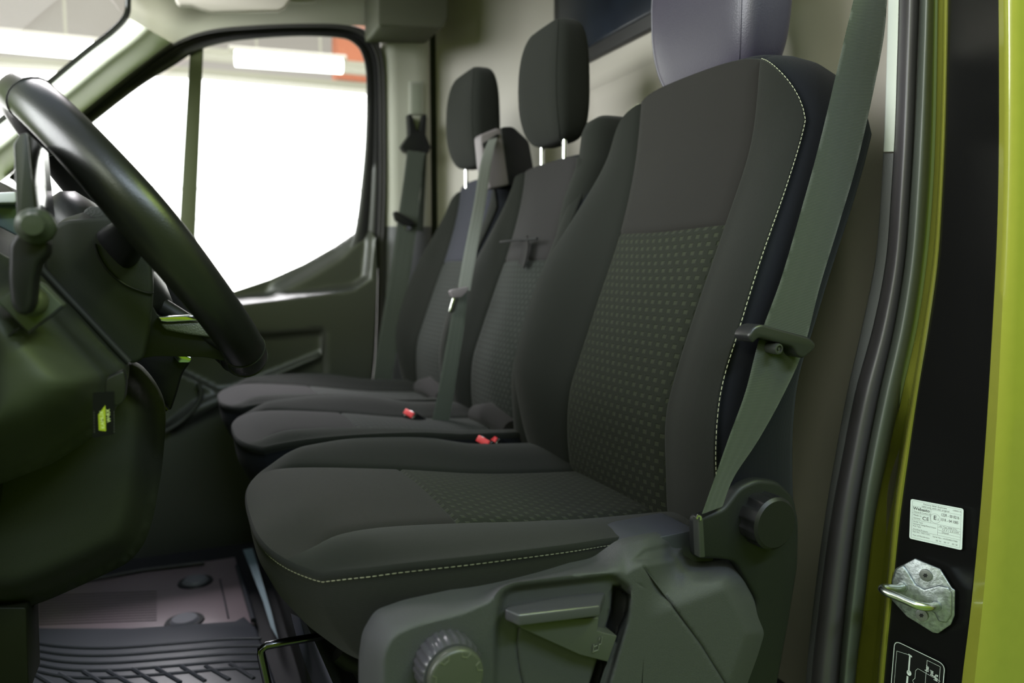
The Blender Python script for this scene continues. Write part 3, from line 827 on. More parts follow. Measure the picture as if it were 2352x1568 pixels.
# upper pale / lower dark trim edge
full = []
for i, py_ in enumerate(yy_):
    full.append([tuple(onY(CC[0][i], py_, .80)), tuple(onY(CC[0][i], py_, .756)), tuple(onY(CC[0][i]*.9+CC[1][i]*.1, py_, .748)), tuple(onY(CC[1][i], py_, .735)), tuple(onY(CC[1][i]+6, py_, .74))])
cut = int(np.searchsorted(yy_, 355))
def cutrow(py_):
    i = cut; t = (py_-yy_[i-1])/(yy_[i]-yy_[i-1]); return [tuple(np.array(a)*(1-t)+np.array(b)*t) for a, b in zip(full[i-1], full[i])]
grid('upper_pillar_trim', full[:cut]+[cutrow(348)], mat('pale_trim_weave', (.50, .53, .49), .8, bump=('noise', 600, .2, .0004)), bp, ang=60)
grid('lower_pillar_trim', [cutrow(352)]+full[cut:], TRD, bp, ang=60)
def bulged(a, b, y0, y1, h, n=16): return [(a, b, t, y0+(y1-y0)*t-h*math.sin(math.pi*t)**.7) for t in np.linspace(0, 1, n)]
strip('door_seal', bulged(1, 2, .738, .712, .014), mat('door_rubber', (.055, .050, .056), .4, bump=('noise', 300, .06, .0005)), bp, ang=80)  # first seal paler than the other rubber: reflected light put into its colour
strip('door_seal_bulb', bulged(2, 3, .714, .716, .026), mat('door_bulb_rubber', (.075, .085, .072), .42, bump=('noise', 300, .06, .0005)), bp, ang=80)
strip('door_frame_channel', [(3, 4, 0, (.70, .79)), (3, 4, .1, (.69, .80)), (3, 4, .75, (.68, .79)), (3, 4, 1, (.668, .69)), (4, 5, .4, .660), (4, 5, .7, .657), (4, 5, 1, .657)], GRN, bp, ang=60)
strip('jamb_film', [(5, 6, 0, .657), (5, 6, .02, .6545), (5, 6, 1, .574), (6, 7, .15, .570)], PBK, bp, ang=60)
strip('outer_skin', [(6, 7, .12, .5705), (6, 7, .6, .562), (7, 8, 0, .555), (7, 8, .12, .550), (7, 8, .3, .547), (7, 8, 1, .545)], GRN, bp, ang=60)


def J(px, py, lift=0.0):
    """point on the forward face of the jamb"""
    a = np.interp(py, yy_, CC[5]); b = np.interp(py, yy_, CC[6]); t = (px-a)/(b-a); d = ray(px, py)
    # solve depth on the straight line between the two edges of this row
    pa, pb = onY(a, py, .6545), onY(b, py, .574)
    u = pb-pa
    # intersect in plan
    den = d[0]*u[1]-d[1]*u[0]; k_ = (pa[0]*u[1]-pa[1]*u[0])/den
    return d*k_*(1-lift)


def affine(tl, tr, bl, lift=.003):
    """frame on the jamb: a,b in 0..1 from the top-left corner"""
    o = J(*tl, lift); u = J(*tr, lift)-o; v = J(*bl, lift)-o; n = np.cross(u, v); n /= np.linalg.norm(n)
    if n@o > 0: n = -n
    return o, u, v, n


def plate(name, fm, pts, th, m, parent=None, bev=0):
    n = len(pts); vs = [tuple(fm(a, b, 0)) for a, b in pts]+[tuple(fm(a, b, th)) for a, b in pts]
    o = obj(name, vs, [tuple(range(n)), tuple(range(2*n-1, n-1, -1))]+[(i, (i+1) % n, n+(i+1) % n, n+i) for i in range(n)], m, parent, smooth=False)
    if bev: bevel_me(o, bev, 2)
    return o


# heater approval sticker (white)
o_, u_, v_, n_ = affine((2092, 1145), (2213.5, 1168), (2088.5, 1236))
LW, LH = np.linalg.norm(u_), np.linalg.norm(v_)
U1, V1 = u_/LW, -v_/LH
fl = frame_map(o_, U1, V1, n_)                       # metres from the top-left corner, y down is negative
hs = thing('approval_sticker', 'white printed heater approval sticker on the black door jamb', 'sticker', tuple(o_))
k = .07
plate('sticker_sheet', fl, [(p[0], p[1]) for p in roundpoly([(0, 0), (LW, 0), (LW, -LH), (0, -LH)], .0028, 4)], .0004, WHT, hs)
ink = MB()
def rule(x0, y0, x1, y1, w_=.00022):
    a = Vector((x0*LW, -y0*LH)); b = Vector((x1*LW, -y1*LH)); d = (b-a).normalized(); n2 = Vector((-d.y, d.x))*w_/2
    ink.add([tuple(fl(*(p), .0005)) for p in (a+n2, b+n2, b-n2, a-n2)], [(0, 1, 2, 3)])
for r_ in ((.04, .035, .96, .035), (.04, .035, .04, .955), (.96, .035, .96, .955), (.04, .955, .96, .955), (.04, .165, .96, .165), (.04, .335, .40, .335), (.40, .165, .40, .50), (.04, .50, .96, .50),
           (.54, .50, .54, .765), (.54, .565, .96, .565), (.54, .635, .96, .635), (.54, .70, .96, .70), (.04, .765, .96, .765)): rule(*r_)
def wr(s, x, y, h, sx=1, bold=0):
    v__, f__ = text(s, h*LH*1.28, fl, 'ink', INK, hs, x*LW, -y*LH, .0006, sx, bold); ink.add(v__, f__)
wr('Factory label duplicate', .25, .09, .045); wr('valid only with the original', .22, .15, .045); wr('1300831A', .80, .10, .035)
wr('Webasto', .055, .25, .08, 1.0, .00012); wr('Thermo & Comfort SE', .065, .315, .042, .78)
wr('Made in', .065, .40, .045); wr('Germany', .065, .47, .042, .8); wr('C', .24, .465, .095, 1, .0001); wr('E', .32, .465, .095, .9, .0001)
wr('E', .45, .40, .115, 1, .0001); wr('1', .52, .415, .07)
wr('122R - 00 0216', .59, .275, .075, .66, .00005); wr('10 R - 04 1085', .59, .395, .075, .66, .00005)
wr('Model Type', .065, .56, .036); wr('Operating Voltage/Rated Output', .065, .615, .036, .85); wr('Fuel Type', .065, .67, .036); wr('Working Pressure', .065, .75, .036)
wr('Air Top 2000 STC', .57, .552, .042, .95); wr('12 V / 2,0 kW', .62, .622, .05); wr('Diesel', .62, .69, .046)
wr('Part No.: 9031125C', .065, .815, .038); wr('Serial No.: 1A20200517380', .45, .835, .038); wr('Year of Manufacture', .065, .90, .036)
wr('20 16', .51, .92, .042); wr('20 17', .66, .92, .042); wr('20 18', .81, .92, .042)
c0 = (.485*LW, -.37*LH); R_ = .10*LH*1.15
for i in range(28):
    a0, a1 = 2*math.pi*i/28, 2*math.pi*(i+1)/28
    q_ = [fl(c0[0]+r*math.cos(a), c0[1]+r*math.sin(a), .0005) for r, a in ((R_, a0), (R_, a1), (R_-.00025, a1), (R_-.00025, a0))]
    ink.add([tuple(p) for p in q_], [(0, 1, 2, 3)])
ink.build('printing', INK, hs, smooth=False, label='fine dark printed text and rules')

# tyre pressure sticker (black with white lines)
o_, u_, v_, n_ = affine((2054, 1468), (2172, 1525), (2040, 1640))
TW, TH = np.linalg.norm(u_), np.linalg.norm(v_); ft = frame_map(o_, u_/TW, -v_/TH, n_)
ts = thing('tyre_pressure_sticker', 'black tyre pressure sticker with white outlines on the jamb', 'sticker', tuple(o_))
plate('sticker_sheet', ft, [tuple(p) for p in roundpoly([(0, 0), (TW, 0), (TW, -TH), (0, -TH)], .008, 5)], .0003, mat('sticker_black', (.004, .004, .005), .5, spec=.2), ts)
pr = MB()
def outline(pts, w_, closed=True):
    P = [Vector(p) for p in pts]; N = len(P)
    for i in range(N if closed else N-1):
        a, b = P[i], P[(i+1) % N]; d = (b-a)
        if d.length < 1e-6: continue
        d.normalize(); n2 = Vector((-d.y, d.x))*w_/2; a = a-d*w_*.3; b = b+d*w_*.3
        pr.add([tuple(ft(*p, .0004)) for p in (a+n2, b+n2, b-n2, a-n2)], [(0, 1, 2, 3)])
outline(roundpoly([(.0008, -.0008), (TW-.0008, -.0008), (TW-.0008, -TH), (.0008, -TH)], .008, 5), .0009)
F2 = lambda a, b: (a*TW, -b*TH)
outline([F2(.07, 1), F2(.07, .13), F2(.34, .10), F2(.34, .17)], .0004, False)
def disc(cx, cy, rx, ry, n=18):
    pr.add([tuple(ft(cx*TW+rx*math.cos(2*math.pi*i/n), -cy*TH+ry*math.sin(2*math.pi*i/n), .0004)) for i in range(n)], [tuple(range(n))])
disc(.34, .33, .0028, .0036)
for q_ in (((.315, .10), (.345, .10), (.345, .33), (.315, .33)), ((.30, .09), (.37, .10), (.37, .12), (.30, .11)), ((.30, .38), (.335, .38), (.335, .85), (.30, .85)), ((.09, .68), (.28, .80), (.28, 1), (.09, 1))):
    pr.add([tuple(ft(*F2(*p), .0004)) for p in q_], [(0, 1, 2, 3)])
outline([F2(.42, .40), F2(.46, .36), F2(.46, .26), F2(.50, .22), F2(.93, .24)], .0004, False)
outline([F2(.42, .40), F2(.46, .45), F2(.46, .78), F2(.5, .82)], .0004, False)
outline([F2(.66, 1), F2(.66, .06), F2(.91, .06), F2(.91, 1)], .0004, False)
for s_, x, y in (('bar', .70, .16), ('psi', .79, .19), ('kPa', .88, .22), ('4.5', .70, .50), ('5.3', .79, .50), ('530', .88, .55)):
    v__, f__ = text(s_, .0062, ft, 'p', WINK, ts, x*TW, -y*TH, .0005, 1, .00012, rot=math.pi/2, align='CENTER'); pr.add(v__, f__)
v__, f__ = text('M-7559-JA', .0042, ft, 'p', WINK, ts, .965*TW, -.42*TH, .0005, 1, .0001, rot=math.pi/2, align='CENTER'); pr.add(v__, f__)
pr.build('printing', WINK, ts, smooth=False, label='white printed outlines, figures and gauge drawing')

# door striker
st = thing('door_striker', 'worn zinc door striker with a bent loop bolted below the white sticker', 'door striker', tuple(J(2125, 1370)))
o_, u_, v_, n_ = affine((2045, 1280), (2200, 1280), (2045, 1445), .004)
SW, SH = np.linalg.norm(u_), np.linalg.norm(v_); fs_ = frame_map(o_, u_/SW, -v_/SH, n_)
def jp(px, py, c=0):
    return tuple(fs_((px-2045)/155*SW, -(py-1280)/165*SH, c))
pxs = [(2105, 1281), (2162, 1304), (2188, 1345), (2195, 1350), (2194, 1405), (2186, 1425), (2158, 1446), (2146, 1445), (2086, 1412), (2050, 1376), (2050, 1330), (2058, 1305)]
n = len(pxs); base_ = [jp(a, b, 0) for a, b in pxs]; top_ = [jp(a, b, .0035) for a, b in pxs]
o = obj('base_plate', base_+top_, [tuple(range(n)), tuple(range(2*n-1, n-1, -1))]+[(i, (i+1) % n, n+(i+1) % n, n+i) for i in range(n)], STL, st, smooth=False); bevel_me(o, .001, 2)
# raised pressing across the plate
rp = [(2062, 1302), (2078, 1294), (2092, 1312), (2108, 1338), (2128, 1348), (2160, 1338), (2182, 1342), (2190, 1356), (2190, 1402), (2178, 1420), (2160, 1418), (2152, 1400), (2100, 1378), (2056, 1366), (2052, 1330)]
n = len(rp); o = obj('raised_pressing', [jp(a, b, .003) for a, b in rp]+[jp(a, b, .0075) for a, b in rp], [tuple(range(n)), tuple(range(2*n-1, n-1, -1))]+[(i, (i+1) % n, n+(i+1) % n, n+i) for i in range(n)], STL, st, smooth=False); bevel_me(o, .003, 3)
lp = catmull([jp(2080, 1343, .006), jp(2070, 1342, .020), jp(2057, 1334, .034), jp(2050, 1333, .042), jp(2062, 1339, .046), jp(2098, 1352, .046), jp(2130, 1365, .045), jp(2149, 1373, .036), jp(2156, 1379, .020), jp(2156, 1383, .006)], 5)
MB().tube(lp, .0050, 14).build('striker_loop', mat('worn_steel', (.62, .66, .60), .25, metal=1, bump=('noise', 120, .15, .0006)), st)
for a, b in ((2078, 1343), (2156, 1383)):
    MB().tube([jp(a, b, .006), jp(a, b, .0095)], [.0068, .0058], 18).build('collar', STL, st)
for a, b in ((2131, 1317), (2122, 1406)):
    bm_ = MB(); bm_.tube([jp(a, b, .003), jp(a, b, .0065), jp(a, b, .0068)], [.0075, .0072, .006], 24); bt = bm_.build('bolt', mat('bolt_grey', (.20, .21, .20), .45, metal=.7), st)
    sk = []
    for i in range(12):
        th = 2*math.pi*i/12; r = .0030 if i % 2 == 0 else .0021
        c_ = Vector(jp(a, b, .0071)); sk.append(tuple(c_+Vector(u_/SW)*r*math.cos(th)+Vector(v_/SH)*r*math.sin(th)))
    obj('star_socket', sk, [tuple(range(12))], DRK, bt, smooth=False)

# ================================================================== SEATS
ds = thing('driver_seat', 'dark cloth driver seat with leather headrest nearest the open door', 'seat', (.35, 1.0, -H))
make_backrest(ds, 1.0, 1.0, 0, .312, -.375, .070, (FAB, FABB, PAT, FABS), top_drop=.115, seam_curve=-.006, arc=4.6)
make_cushion(ds, 1.0, 1.0, (FAB, FABB, PAT, FABC))
hr = make_headrest(ds, 1.0, .745, .285, .62, .138, .115, LEA, postz=.06, lean=.10, n=5)
for s in (-.07, .07):
    MB().tube([(.80, 1.0+s, .285), (.80, 1.0+s, .305)], [.013, .011], 14).build('post_sleeve', BLK, ds)
# seat box under the cushion
o = prism('seat_box', roundpoly([(.26, -.795), (.26, -.50), (.33, -.44), (.70, -.44), (.74, -.795)], .02), .80, 1.25, mat('seat_box_black', (.012, .012, .013), .6, bump=('noise', 200, .2, .001)), ds, .008)
# moulded side cover
SY = .655
out = [(828, 1760), (830, 1520), (838, 1462), (868, 1412), (935, 1388), (1100, 1352), (1300, 1305), (1372, 1290), (1402, 1268), (1432, 1246), (1480, 1236), (1595, 1214), (1604, 1225), (1605, 1277), (1650, 1274), (1682, 1280), (1705, 1300), (1745, 1372), (1778, 1452), (1760, 1512), (1720, 1620), (1690, 1760)]
out = [tuple(p) for p in roundpoly(out, 18, 4)]
inner1 = [(880, 1800), (884, 1500), (905, 1462), (950, 1440), (1060, 1412), (1128, 1382), (1146, 1352), (1175, 1338), (1300, 1322), (1425, 1312), (1442, 1325), (1500, 1362), (1505, 1400), (1480, 1480), (1462, 1800)]
inner1 = [tuple(p) for p in roundpoly(inner1, 22, 4)]
pocket = [(1128, 1800), (1140, 1440), (1152, 1365), (1180, 1348), (1410, 1322), (1428, 1336), (1446, 1350), (1440, 1420), (1388, 1600), (1340, 1800)]
pocket = [tuple(p) for p in roundpoly(pocket, 16, 3)]
rear = [(1478, 1302), (1500, 1298), (1610, 1282), (1660, 1277), (1690, 1290), (1750, 1390), (1774, 1452), (1700, 1760), (1690, 1590), (1600, 1470)]
crease = [(1478, 1302), (1540, 1385), (1610, 1480), (1665, 1568), (1750, 1720)]
def dl(P, line):
    la = np.array(line, float); dm = np.full(len(P), 1e9)
    for i in range(len(la)-1):
        e_ = la[i+1]-la[i]; w_ = P-la[i]; t = np.clip((w_@e_)/(e_@e_), 0, 1); q_ = w_-t[:, None]*e_; dm = np.minimum(dm, np.hypot(q_[:, 0], q_[:, 1]))
    return dm
shelf = [(1455, 1286), (1480, 1262), (1600, 1236), (1602, 1274), (1500, 1292)]
def hside(P):
    s = sdist(P, out); si = np.maximum(0, -sdist(P, inner1)); wd_ = np.minimum(np.maximum(s, 0)+si, 64)+1e-6
    t_ = np.clip(np.maximum(s, 0)/wd_, 0, 1); d = .032*(1-t_)**1.35*(si > 0)
    s2 = sdist(P, pocket); d += .011*ss(s2, -7, 9)
    d += .0025*np.exp(-(dl(P, crease)/2.6)**2)
    right = ss(P[:, 0]-1500-(P[:, 1]-1350)*.0, 0, 60)
    # rear cover: flat face falling back above a horizontal break
    d += .030*(1-ss(P[:, 1]-(1400-.38*(P[:, 0]-1480)), -90, 30))*ss(P[:, 0], 1470, 1560)
    d += .005*ss(sdist(P, shelf), -6, 8)
    return d
slot = [(1408, 1345), (1422, 1346), (1445, 1366), (1442, 1400), (1412, 1470), (1384, 1462), (1402, 1400)]
slot2 = [(1372, 1512), (1392, 1516), (1330, 1720), (1305, 1720)]
arc_ = [tuple(p) for p in catmull([(1190, 1440), (1187, 1480), (1192, 1530), (1205, 1590), (1230, 1680)], 6)]
_h = hside
def hside2(P): return _h(P)+.0022*np.exp(-(dl(P, arc_)/2.0)**2)+.05*ss(sdist(P, slot), -1.5, 3)+.05*ss(sdist(P, slot2), -1.5, 3)
sc = relief('side_cover', out, SY, hside2, TEX, ds, 5.5, lines=[inner1+[inner1[0]], pocket+[pocket[0]], crease, arc_, slot+[slot[0]], slot2+[slot2[0]]], skirt=.012, ang=75)
sc['label'] = 'grained grey plastic cover with recess for lever and dial'
# height lever
def q3(px, py, y): return tuple(onY(px, py, y))
lever = thing  # placeholder name kept local
bk = [(1168, 1386), (1394, 1345)]
zt = onY(1394, 1345, .700)[2]
m_ = MB()
T_ = [q3(1170, 1387, .680), q3(1393, 1346, .680), q3(1378, 1391, .636), q3(1192, 1413, .636), q3(1160, 1397, .646)]
dn_ = [(v[0], v[1], v[2]-.0115) for v in T_]
m_.add(T_+dn_, [(0, 1, 2, 3, 4), (9, 8, 7, 6, 5)]+[(i, (i+1) % 5, 5+(i+1) % 5, 5+i) for i in range(5)])
lv = m_.build('lever_grip', LEV, sc, label='satin lever grip facing up'); bevel_me(lv, .002, 3)
quadY([(1176, 1428), (1376, 1418), (1372, 1448), (1384, 1452), (1418, 1460), (1396, 1520), (1332, 1504), (1200, 1444)], .650, .675, 'lever_arm', mat('lever_arm_plastic', (.050, .052, .048), .42), sc, .0012)
# seat icon on the lever
mb = MB()
for a, b in (((1383, 1462), (1381, 1478)), ((1381, 1478), (1376, 1480)), ((1376, 1480), (1374, 1492)), ((1374, 1492), (1364, 1496)), ((1362, 1486), (1372, 1482)), ((1364, 1480), (1362, 1498)), ((1376, 1470), (1378, 1464))):
    mb.tube([onY(*a, .6488), onY(*b, .6488)], .0006, 6)
mb.build('seat_symbol', mat('symbol_line', (.10, .105, .09), .4), lv, label='small raised seat symbol')
# dial
dl_ = onY(1032, 1534, .640); cx_, cz_ = dl_[0], dl_[2]; DO = .029
def wheelY(name, cx, cz, prof, m, parent, n=64, knurl=None, **k):
    loops = []
    for r, y in prof:
        lp = []
        for i in range(n):
            rr = r*(1+(knurl(i, r, y) if knurl else 0)); th = 2*math.pi*i/n
            lp.append((cx+rr*math.cos(th), y, cz+rr*math.sin(th)))
        loops.append(lp)
    return loft(name, loops, m, parent, **k)
di = wheelY('dial', cx_, cz_, [(.027, .666), (.0295, .661), (.0305, .656), (.0305, .635), (.0285, .630)], LEV, sc, n=144, knurl=lambda i, r, y: .035*(1 if (i % 6) < 3 else 0) if r > .029 else 0, ang=40)
fc = wheelY('dial_face', cx_+.0015, cz_-.0015, [(.0275, .631), (.0275, .625), (.0262, .6225), (.024, .622), (.001, .622)], mat('dial_face_plastic', (.055, .058, .046), .38), di, n=64)
mb = MB()
for k_ in range(7):
    th = 2*math.pi*k_/7+.3
    def pp(r, a): return (cx_+.0015+r*math.cos(a), .6218, cz_-.0015+r*math.sin(a))
    mb.tube([pp(.0255, th-.19), pp(.021, th-.13), pp(.0208, th+.13), pp(.0255, th+.19)], .0005, 6)
mb.build('grip_notches', mat('notch_line', (.10, .11, .07), .35), fc)
# small seat symbol moulded beside the dial
mb = MB()
for a, b in (((938, 1516), (928, 1530)), ((928, 1530), (930, 1545)), ((930, 1545), (914, 1552)), ((910, 1536), (924, 1532)), ((922, 1528), (920, 1548)), ((908, 1545), (908, 1558))):
    mb.tube([onY(*a, .664), onY(*b, .664)], .0006, 6)
mb.build('seat_symbol', mat('symbol_dark', (.02, .021, .02), .5), sc)
# recliner shroud and knob
o = quadY(roundpoly([(1600, 1190), (1640, 1176), (1664, 1166), (1700, 1118), (1740, 1100), (1790, 1105), (1826, 1140), (1838, 1200), (1836, 1300), (1815, 1430), (1780, 1620), (1700, 1620), (1740, 1380), (1690, 1290), (1640, 1285), (1601, 1285)], 16, 4), .674, .692, 'recliner_shroud', mat('shroud_plastic', (.008, .009, .009), .5, spec=.3, bump=('noise', 500, .3, .0006)), ds, .006)
kc = onY(1768, 1203, .655)
kn = wheelY('recliner_knob', kc[0]+.002, kc[2]+.002, [(.020, .70), (.0315, .695), (.0325, .685), (.0325, .655), (.0315, .649), (.028, .646), (.001, .645)], BLK, o, n=96, knurl=lambda i, r, y: (-.10*max(0, math.cos((i % 12)/12*2*math.pi))**.5 if (y > .650 and r > .029 and (i % 12) not in (5, 6, 7)) else 0), ang=35, label='fluted black recliner knob')
# bracket for the belt end
br_ = prism('belt_bracket', XZ([(1600, 1187), (1612, 1189), (1617, 1278), (1604, 1279)], .66), .657, .668, mat('bracket_black', (.03, .032, .03), .35), ds, .0015)
MB().tube([onY(1600, 1190, .656), onY(1603, 1183, .655), onY(1609, 1186, .655), onY(1609, 1193, .656)], .0016, 8).build('bracket_curl', CHR, br_)
# plastic wedge / lower shell behind cushion
quadY(roundpoly([(1440, 1262), (1480, 1240), (1550, 1226), (1600, 1216), (1640, 1240), (1640, 1290), (1470, 1290)], 10, 3), .70, .77, 'rear_shell', mat('shell_blue_grey', (.03, .032, .04), .55), ds, .006)

# front edge tube handle and runner of the driver's seat
rb = thing('seat_slide_bar', 'black and bright metal slide bar under the driver seat front', 'slide bar', tuple(onY(650, 1500, .93)))
MB().tube([onY(*p, y) for p, y in (((760, 1455), .95), ((722, 1463), .93), ((650, 1475), .92), ((612, 1482), .92), ((600, 1492), .92), ((600, 1505), .92), ((612, 1560), .92), ((640, 1680), .92))], .0052, 12).build('bar', mat('dark_chrome', (.12, .12, .13), .18, metal=1), rb)
rl = thing('seat_runner', 'glossy curved metal runner end below the driver cushion', 'seat runner', tuple(onY(750, 1520, 1.0)))
rows = []
for t in np.linspace(0, 1, 16):
    r_ = []
    for s_ in np.linspace(0, 1, 10):
        L_ = (668+60*t**1.2, 1408+190*t); R_2 = (735+105*t**.8, 1440+160*t)
        px_ = L_[0]*(1-s_)+R_2[0]*s_; py_ = L_[1]*(1-s_)+R_2[1]*s_
        r_.append(tuple(onY(px_, py_, 1.04-.05*math.sin(math.pi*s_)-.04*t)))
    rows.append(r_)
grid('runner_shell', rows, mat('gloss_grey_steel', (.14, .14, .18), .16, metal=.85), rl)
MB().tube([onY(*p, .98) for p in ((775, 1500), (800, 1520), (830, 1530))], .012, 10).build('spring', DRK, rl)

# ---- passenger bench
pb = thing('passenger_bench', 'dark cloth double passenger bench with two headrests', 'seat', (.40, 1.73, -H))
MIDU = mat('bench_cloth_plain', (.021, .0195, .020), .9, spec=.12, bump=('weave', .0014, .3, .0004), sheen=.06)
make_backrest(pb, 1.5, .74, .0, .240, -.40, .026, (FAB, MIDU, PATB, FABS), top_drop=.03, depth=.13, bol=.75, wi_s=.86, stitch=False, arc=6)
make_backrest(pb, 1.95, .78, .0, .252, -.40, .030, (FAB, mat('bench_cloth_blue', (.024, .025, .034), .9, spec=.12, bump=('weave', .0014, .3, .0004), sheen=.06), mat('x', (0, 0, 0)) if False else PATB, FABS), top_drop=.09, depth=.13, bol=.9, wi_s=.86, stitch=False)
make_headrest(pb, 1.5, .712, .282, .538, .116, .100, FAB, postz=.05, n=4.5)
make_headrest(pb, 1.95, .694, .288, .545, .126, .100, FAB, postz=.05, n=4.5)
# raised outer wing of the bench beside the driver
lp_ = []
for z, f_ in ((-.02, .5), (.03, .75), (.08, .9), (.15, 1), (.23, 1), (.28, .95), (.303, .8), (.315, .5)):
    xi = tab(BB, min(z, .24), 1)+.02; l = []
    for k_ in range(20):
        th = 2*math.pi*k_/20; c, s = math.cos(th), math.sin(th)
        l.append((xi+.04+.25*max(0,.16-z)+.07*f_*math.copysign(abs(c)**.6, c), 1.336+.038*f_*math.copysign(abs(s)**.6, s), z))
    lp_.append(l)
loft('side_wing', lp_, FAB, pb, ang=80)
CU = (FAB, MIDU, PATB, FABS)
make_cushion(pb, 1.50, .74, CU, xf=.080, xr=.62, zoff=.010, drop=.14, nose=.06, cross=.30, stitch=False, depthcurve=.040, bulge=.010)
make_cushion(pb, 1.94, .74, CU, xf=.072, xr=.62, zoff=.006, drop=.14, nose=.06, cross=.30, stitch=False, depthcurve=.040, bulge=.010)
prism('bench_base', roundpoly([(.18, -.795), (.16, -.46), (.24, -.40), (.74, -.42), (.76, -.795)], .02), 1.30, 2.12, mat('bench_base_black', (.012, .012, .014), .65), pb, .01)
# bolster rolls where cushions meet backrests
for yc_ in (1.47, 1.91):
    MB().tube([(.61, yc_-.10, -.325), (.61, yc_, -.310), (.61, yc_+.10, -.325)], [.022, .030, .022], 14).build('rear_pad', MIDU, pb)
for yy2 in (1.5,):
    MB().tube([(.681, yy2-.098, .070), (.674, yy2, .070), (.681, yy2+.098, .070)], .0028, 6).build('panel_seam', DRK, pb)
# folding table pull
st_ = quadY([(1156, 541), (1262, 536), (1262, 545), (1156, 551)], 1.42, 1.43, 'table_gap', DRK, pb, .001) if False else None
pl = ribbon([onY(1204, 546, 1.46), onY(1206, 565, 1.455), onY(1203, 590, 1.452), onY(1197, 610, 1.458)], 0.036, [(.05, 1, 0)]*4, .003, 'table_pull_loop', MIDU, pb)
# middle belt outlet on top of the bench back
bo = thing('belt_outlet', 'pinkish grey belt outlet cover on top of the bench back', 'belt outlet', tuple(onY(1140, 350, 1.72)))
quadY(roundpoly([(1101, 310), (1142, 293), (1152, 296), (1172, 425), (1124, 435), (1108, 385)], 8, 3), 1.70, 1.74, 'outlet_face', mat('outlet_grey', (.16, .14, .15), .55), bo, .006)
quadY(roundpoly([(1150, 292), (1178, 290), (1215, 325), (1228, 400), (1168, 428)], 8, 3), 1.70, 1.82, 'outlet_housing', BLK, bo, .01)
quadY([(1108, 330), (1145, 306), (1146, 312), (1124, 330), (1113, 340)], 1.694, 1.70, 'outlet_slot', DRK, bo, .001)

# ---- seat belts
def tongue(parent, c, ax, wd, ln, name='tongue_plate'):
    pass
b1 = thing('seat_belt', 'dark green-grey driver belt running up the door pillar', 'seat belt', tuple(onY(1605, 1190, .69)), 'seat belts')
def belt(parent, pairs, th, name, m, n=10):
    """webbing between two traced edges; each entry: left px, right px, depth left, depth right"""
    L_ = catmull([onY(a[0], a[1], ya) for a, b, ya, yb in pairs], n); R_ = catmull([onY(b[0], b[1], yb) for a, b, ya, yb in pairs], n)
    loops = []; uv = []; s_ = 0
    for i in range(len(L_)):
        a, b = L_[i], R_[i]; t = L_[min(i+1, len(L_)-1)]-L_[max(i-1, 0)]
        nn = np.cross(t, b-a); nn /= np.linalg.norm(nn)+1e-9
        if nn@a > 0: nn = -nn
        if i: s_ += np.linalg.norm((L_[i]+R_[i]-L_[i-1]-R_[i-1])/2)
        wd = np.linalg.norm(b-a); l = []; K = 12
        for j in range(K+1):
            u = j/K; g = -.0012*(math.exp(-((u-.36)/.05)**2)+math.exp(-((u-.64)/.05)**2)+math.exp(-((u-.82)/.04)**2)*.6)*.35
            l.append(a+(b-a)*u+nn*(th/2*min(1, 8*u, 8*(1-u))+g)); uv.append((u*.047, s_))
        for j in range(K, -1, -1):
            u = j/K; l.append(a+(b-a)*u-nn*th/2*min(1, 8*u, 8*(1-u))); uv.append((u*.047, s_))
        loops.append(l)
    return loft(name, loops, m, parent, uv=uv, ang=60)
belt(b1, [((1972, -60), (2046, -60), .715, .725), ((1960, 0), (2038, 0), .712, .722), ((1932, 120), (2026, 110), .706, .718), ((1882, 330), (1976, 345), .695, .71), ((1838, 490), (1930, 505), .686, .70), ((1794, 640), (1884, 655), .678, .69), ((1745, 775), (1846, 800), .672, .682), ((1712, 900), (1800, 905), .668, .678), ((1672, 1010), (1742, 1010), .664, .676), ((1637, 1110), (1686, 1095), .662, .674), ((1612, 1180), (1660, 1162), .660, .672)], .0016, 'webbing', WEB)
# tongue: oval black slider, bolt-like stop button
c_ = [(1719, 772), (1732, 750), (1750, 744), (1862, 775), (1876, 790), (1872, 804), (1848, 824), (1834, 818), (1824, 797), (1745, 775), (1730, 790)]
sl = quadY(roundpoly(c_, 8, 3), .655, .682, 'belt_tongue', mat('tongue_black', (.016, .016, .018), .35, bump=('noise', 500, .2, .0004)), b1, .004)
bt_ = onY(1788, 801, .656)
wheelY('stop_button', bt_[0], bt_[2], [(.0065, .672), (.0068, .658), (.0060, .655), (.0040, .6545), (.0036, .6565), (.0018, .657), (.0016, .655), (.0004, .655)], mat('stop_button_plastic', (.03, .032, .03), .35), b1, n=28)
b2 = thing('seat_belt', 'grey-green middle belt running down between the two bench backrests', 'seat belt', tuple(onY(1010, 970, 1.6)), 'seat belts')
belt(b2, [((1122, 322), (1142, 316), 1.69, 1.685), ((1104, 372), (1130, 368), 1.66, 1.655), ((1088, 470), (1114, 476), 1.64, 1.635), ((1068, 570), (1096, 576), 1.61, 1.60), ((1052, 660), (1080, 668), 1.58, 1.57)], .002, 'webbing', WEBL)
belt(b2, [((1050, 662), (1074, 668), 1.585, 1.575), ((1034, 740), (1066, 752), 1.57, 1.56), ((1018, 830), (1052, 842), 1.56, 1.55), ((1004, 910), (1040, 922), 1.555, 1.545), ((992, 965), (1030, 978), 1.55, 1.54)], .002, 'webbing', WEB)
tg = quadY(roundpoly([(1034, 668), (1046, 664), (1078, 658), (1074, 668), (1060, 682), (1040, 684)], 4, 3), 1.545, 1.56, 'belt_tongue', mat('tongue_mauve', (.14, .12, .13), .5), b2, .004)
quadY([(1040, 684), (1054, 682), (1047, 714), (1038, 720), (1031, 716)], 1.55, 1.554, 'tongue_plate', CHR, b2, .001, label='bright steel tongue')
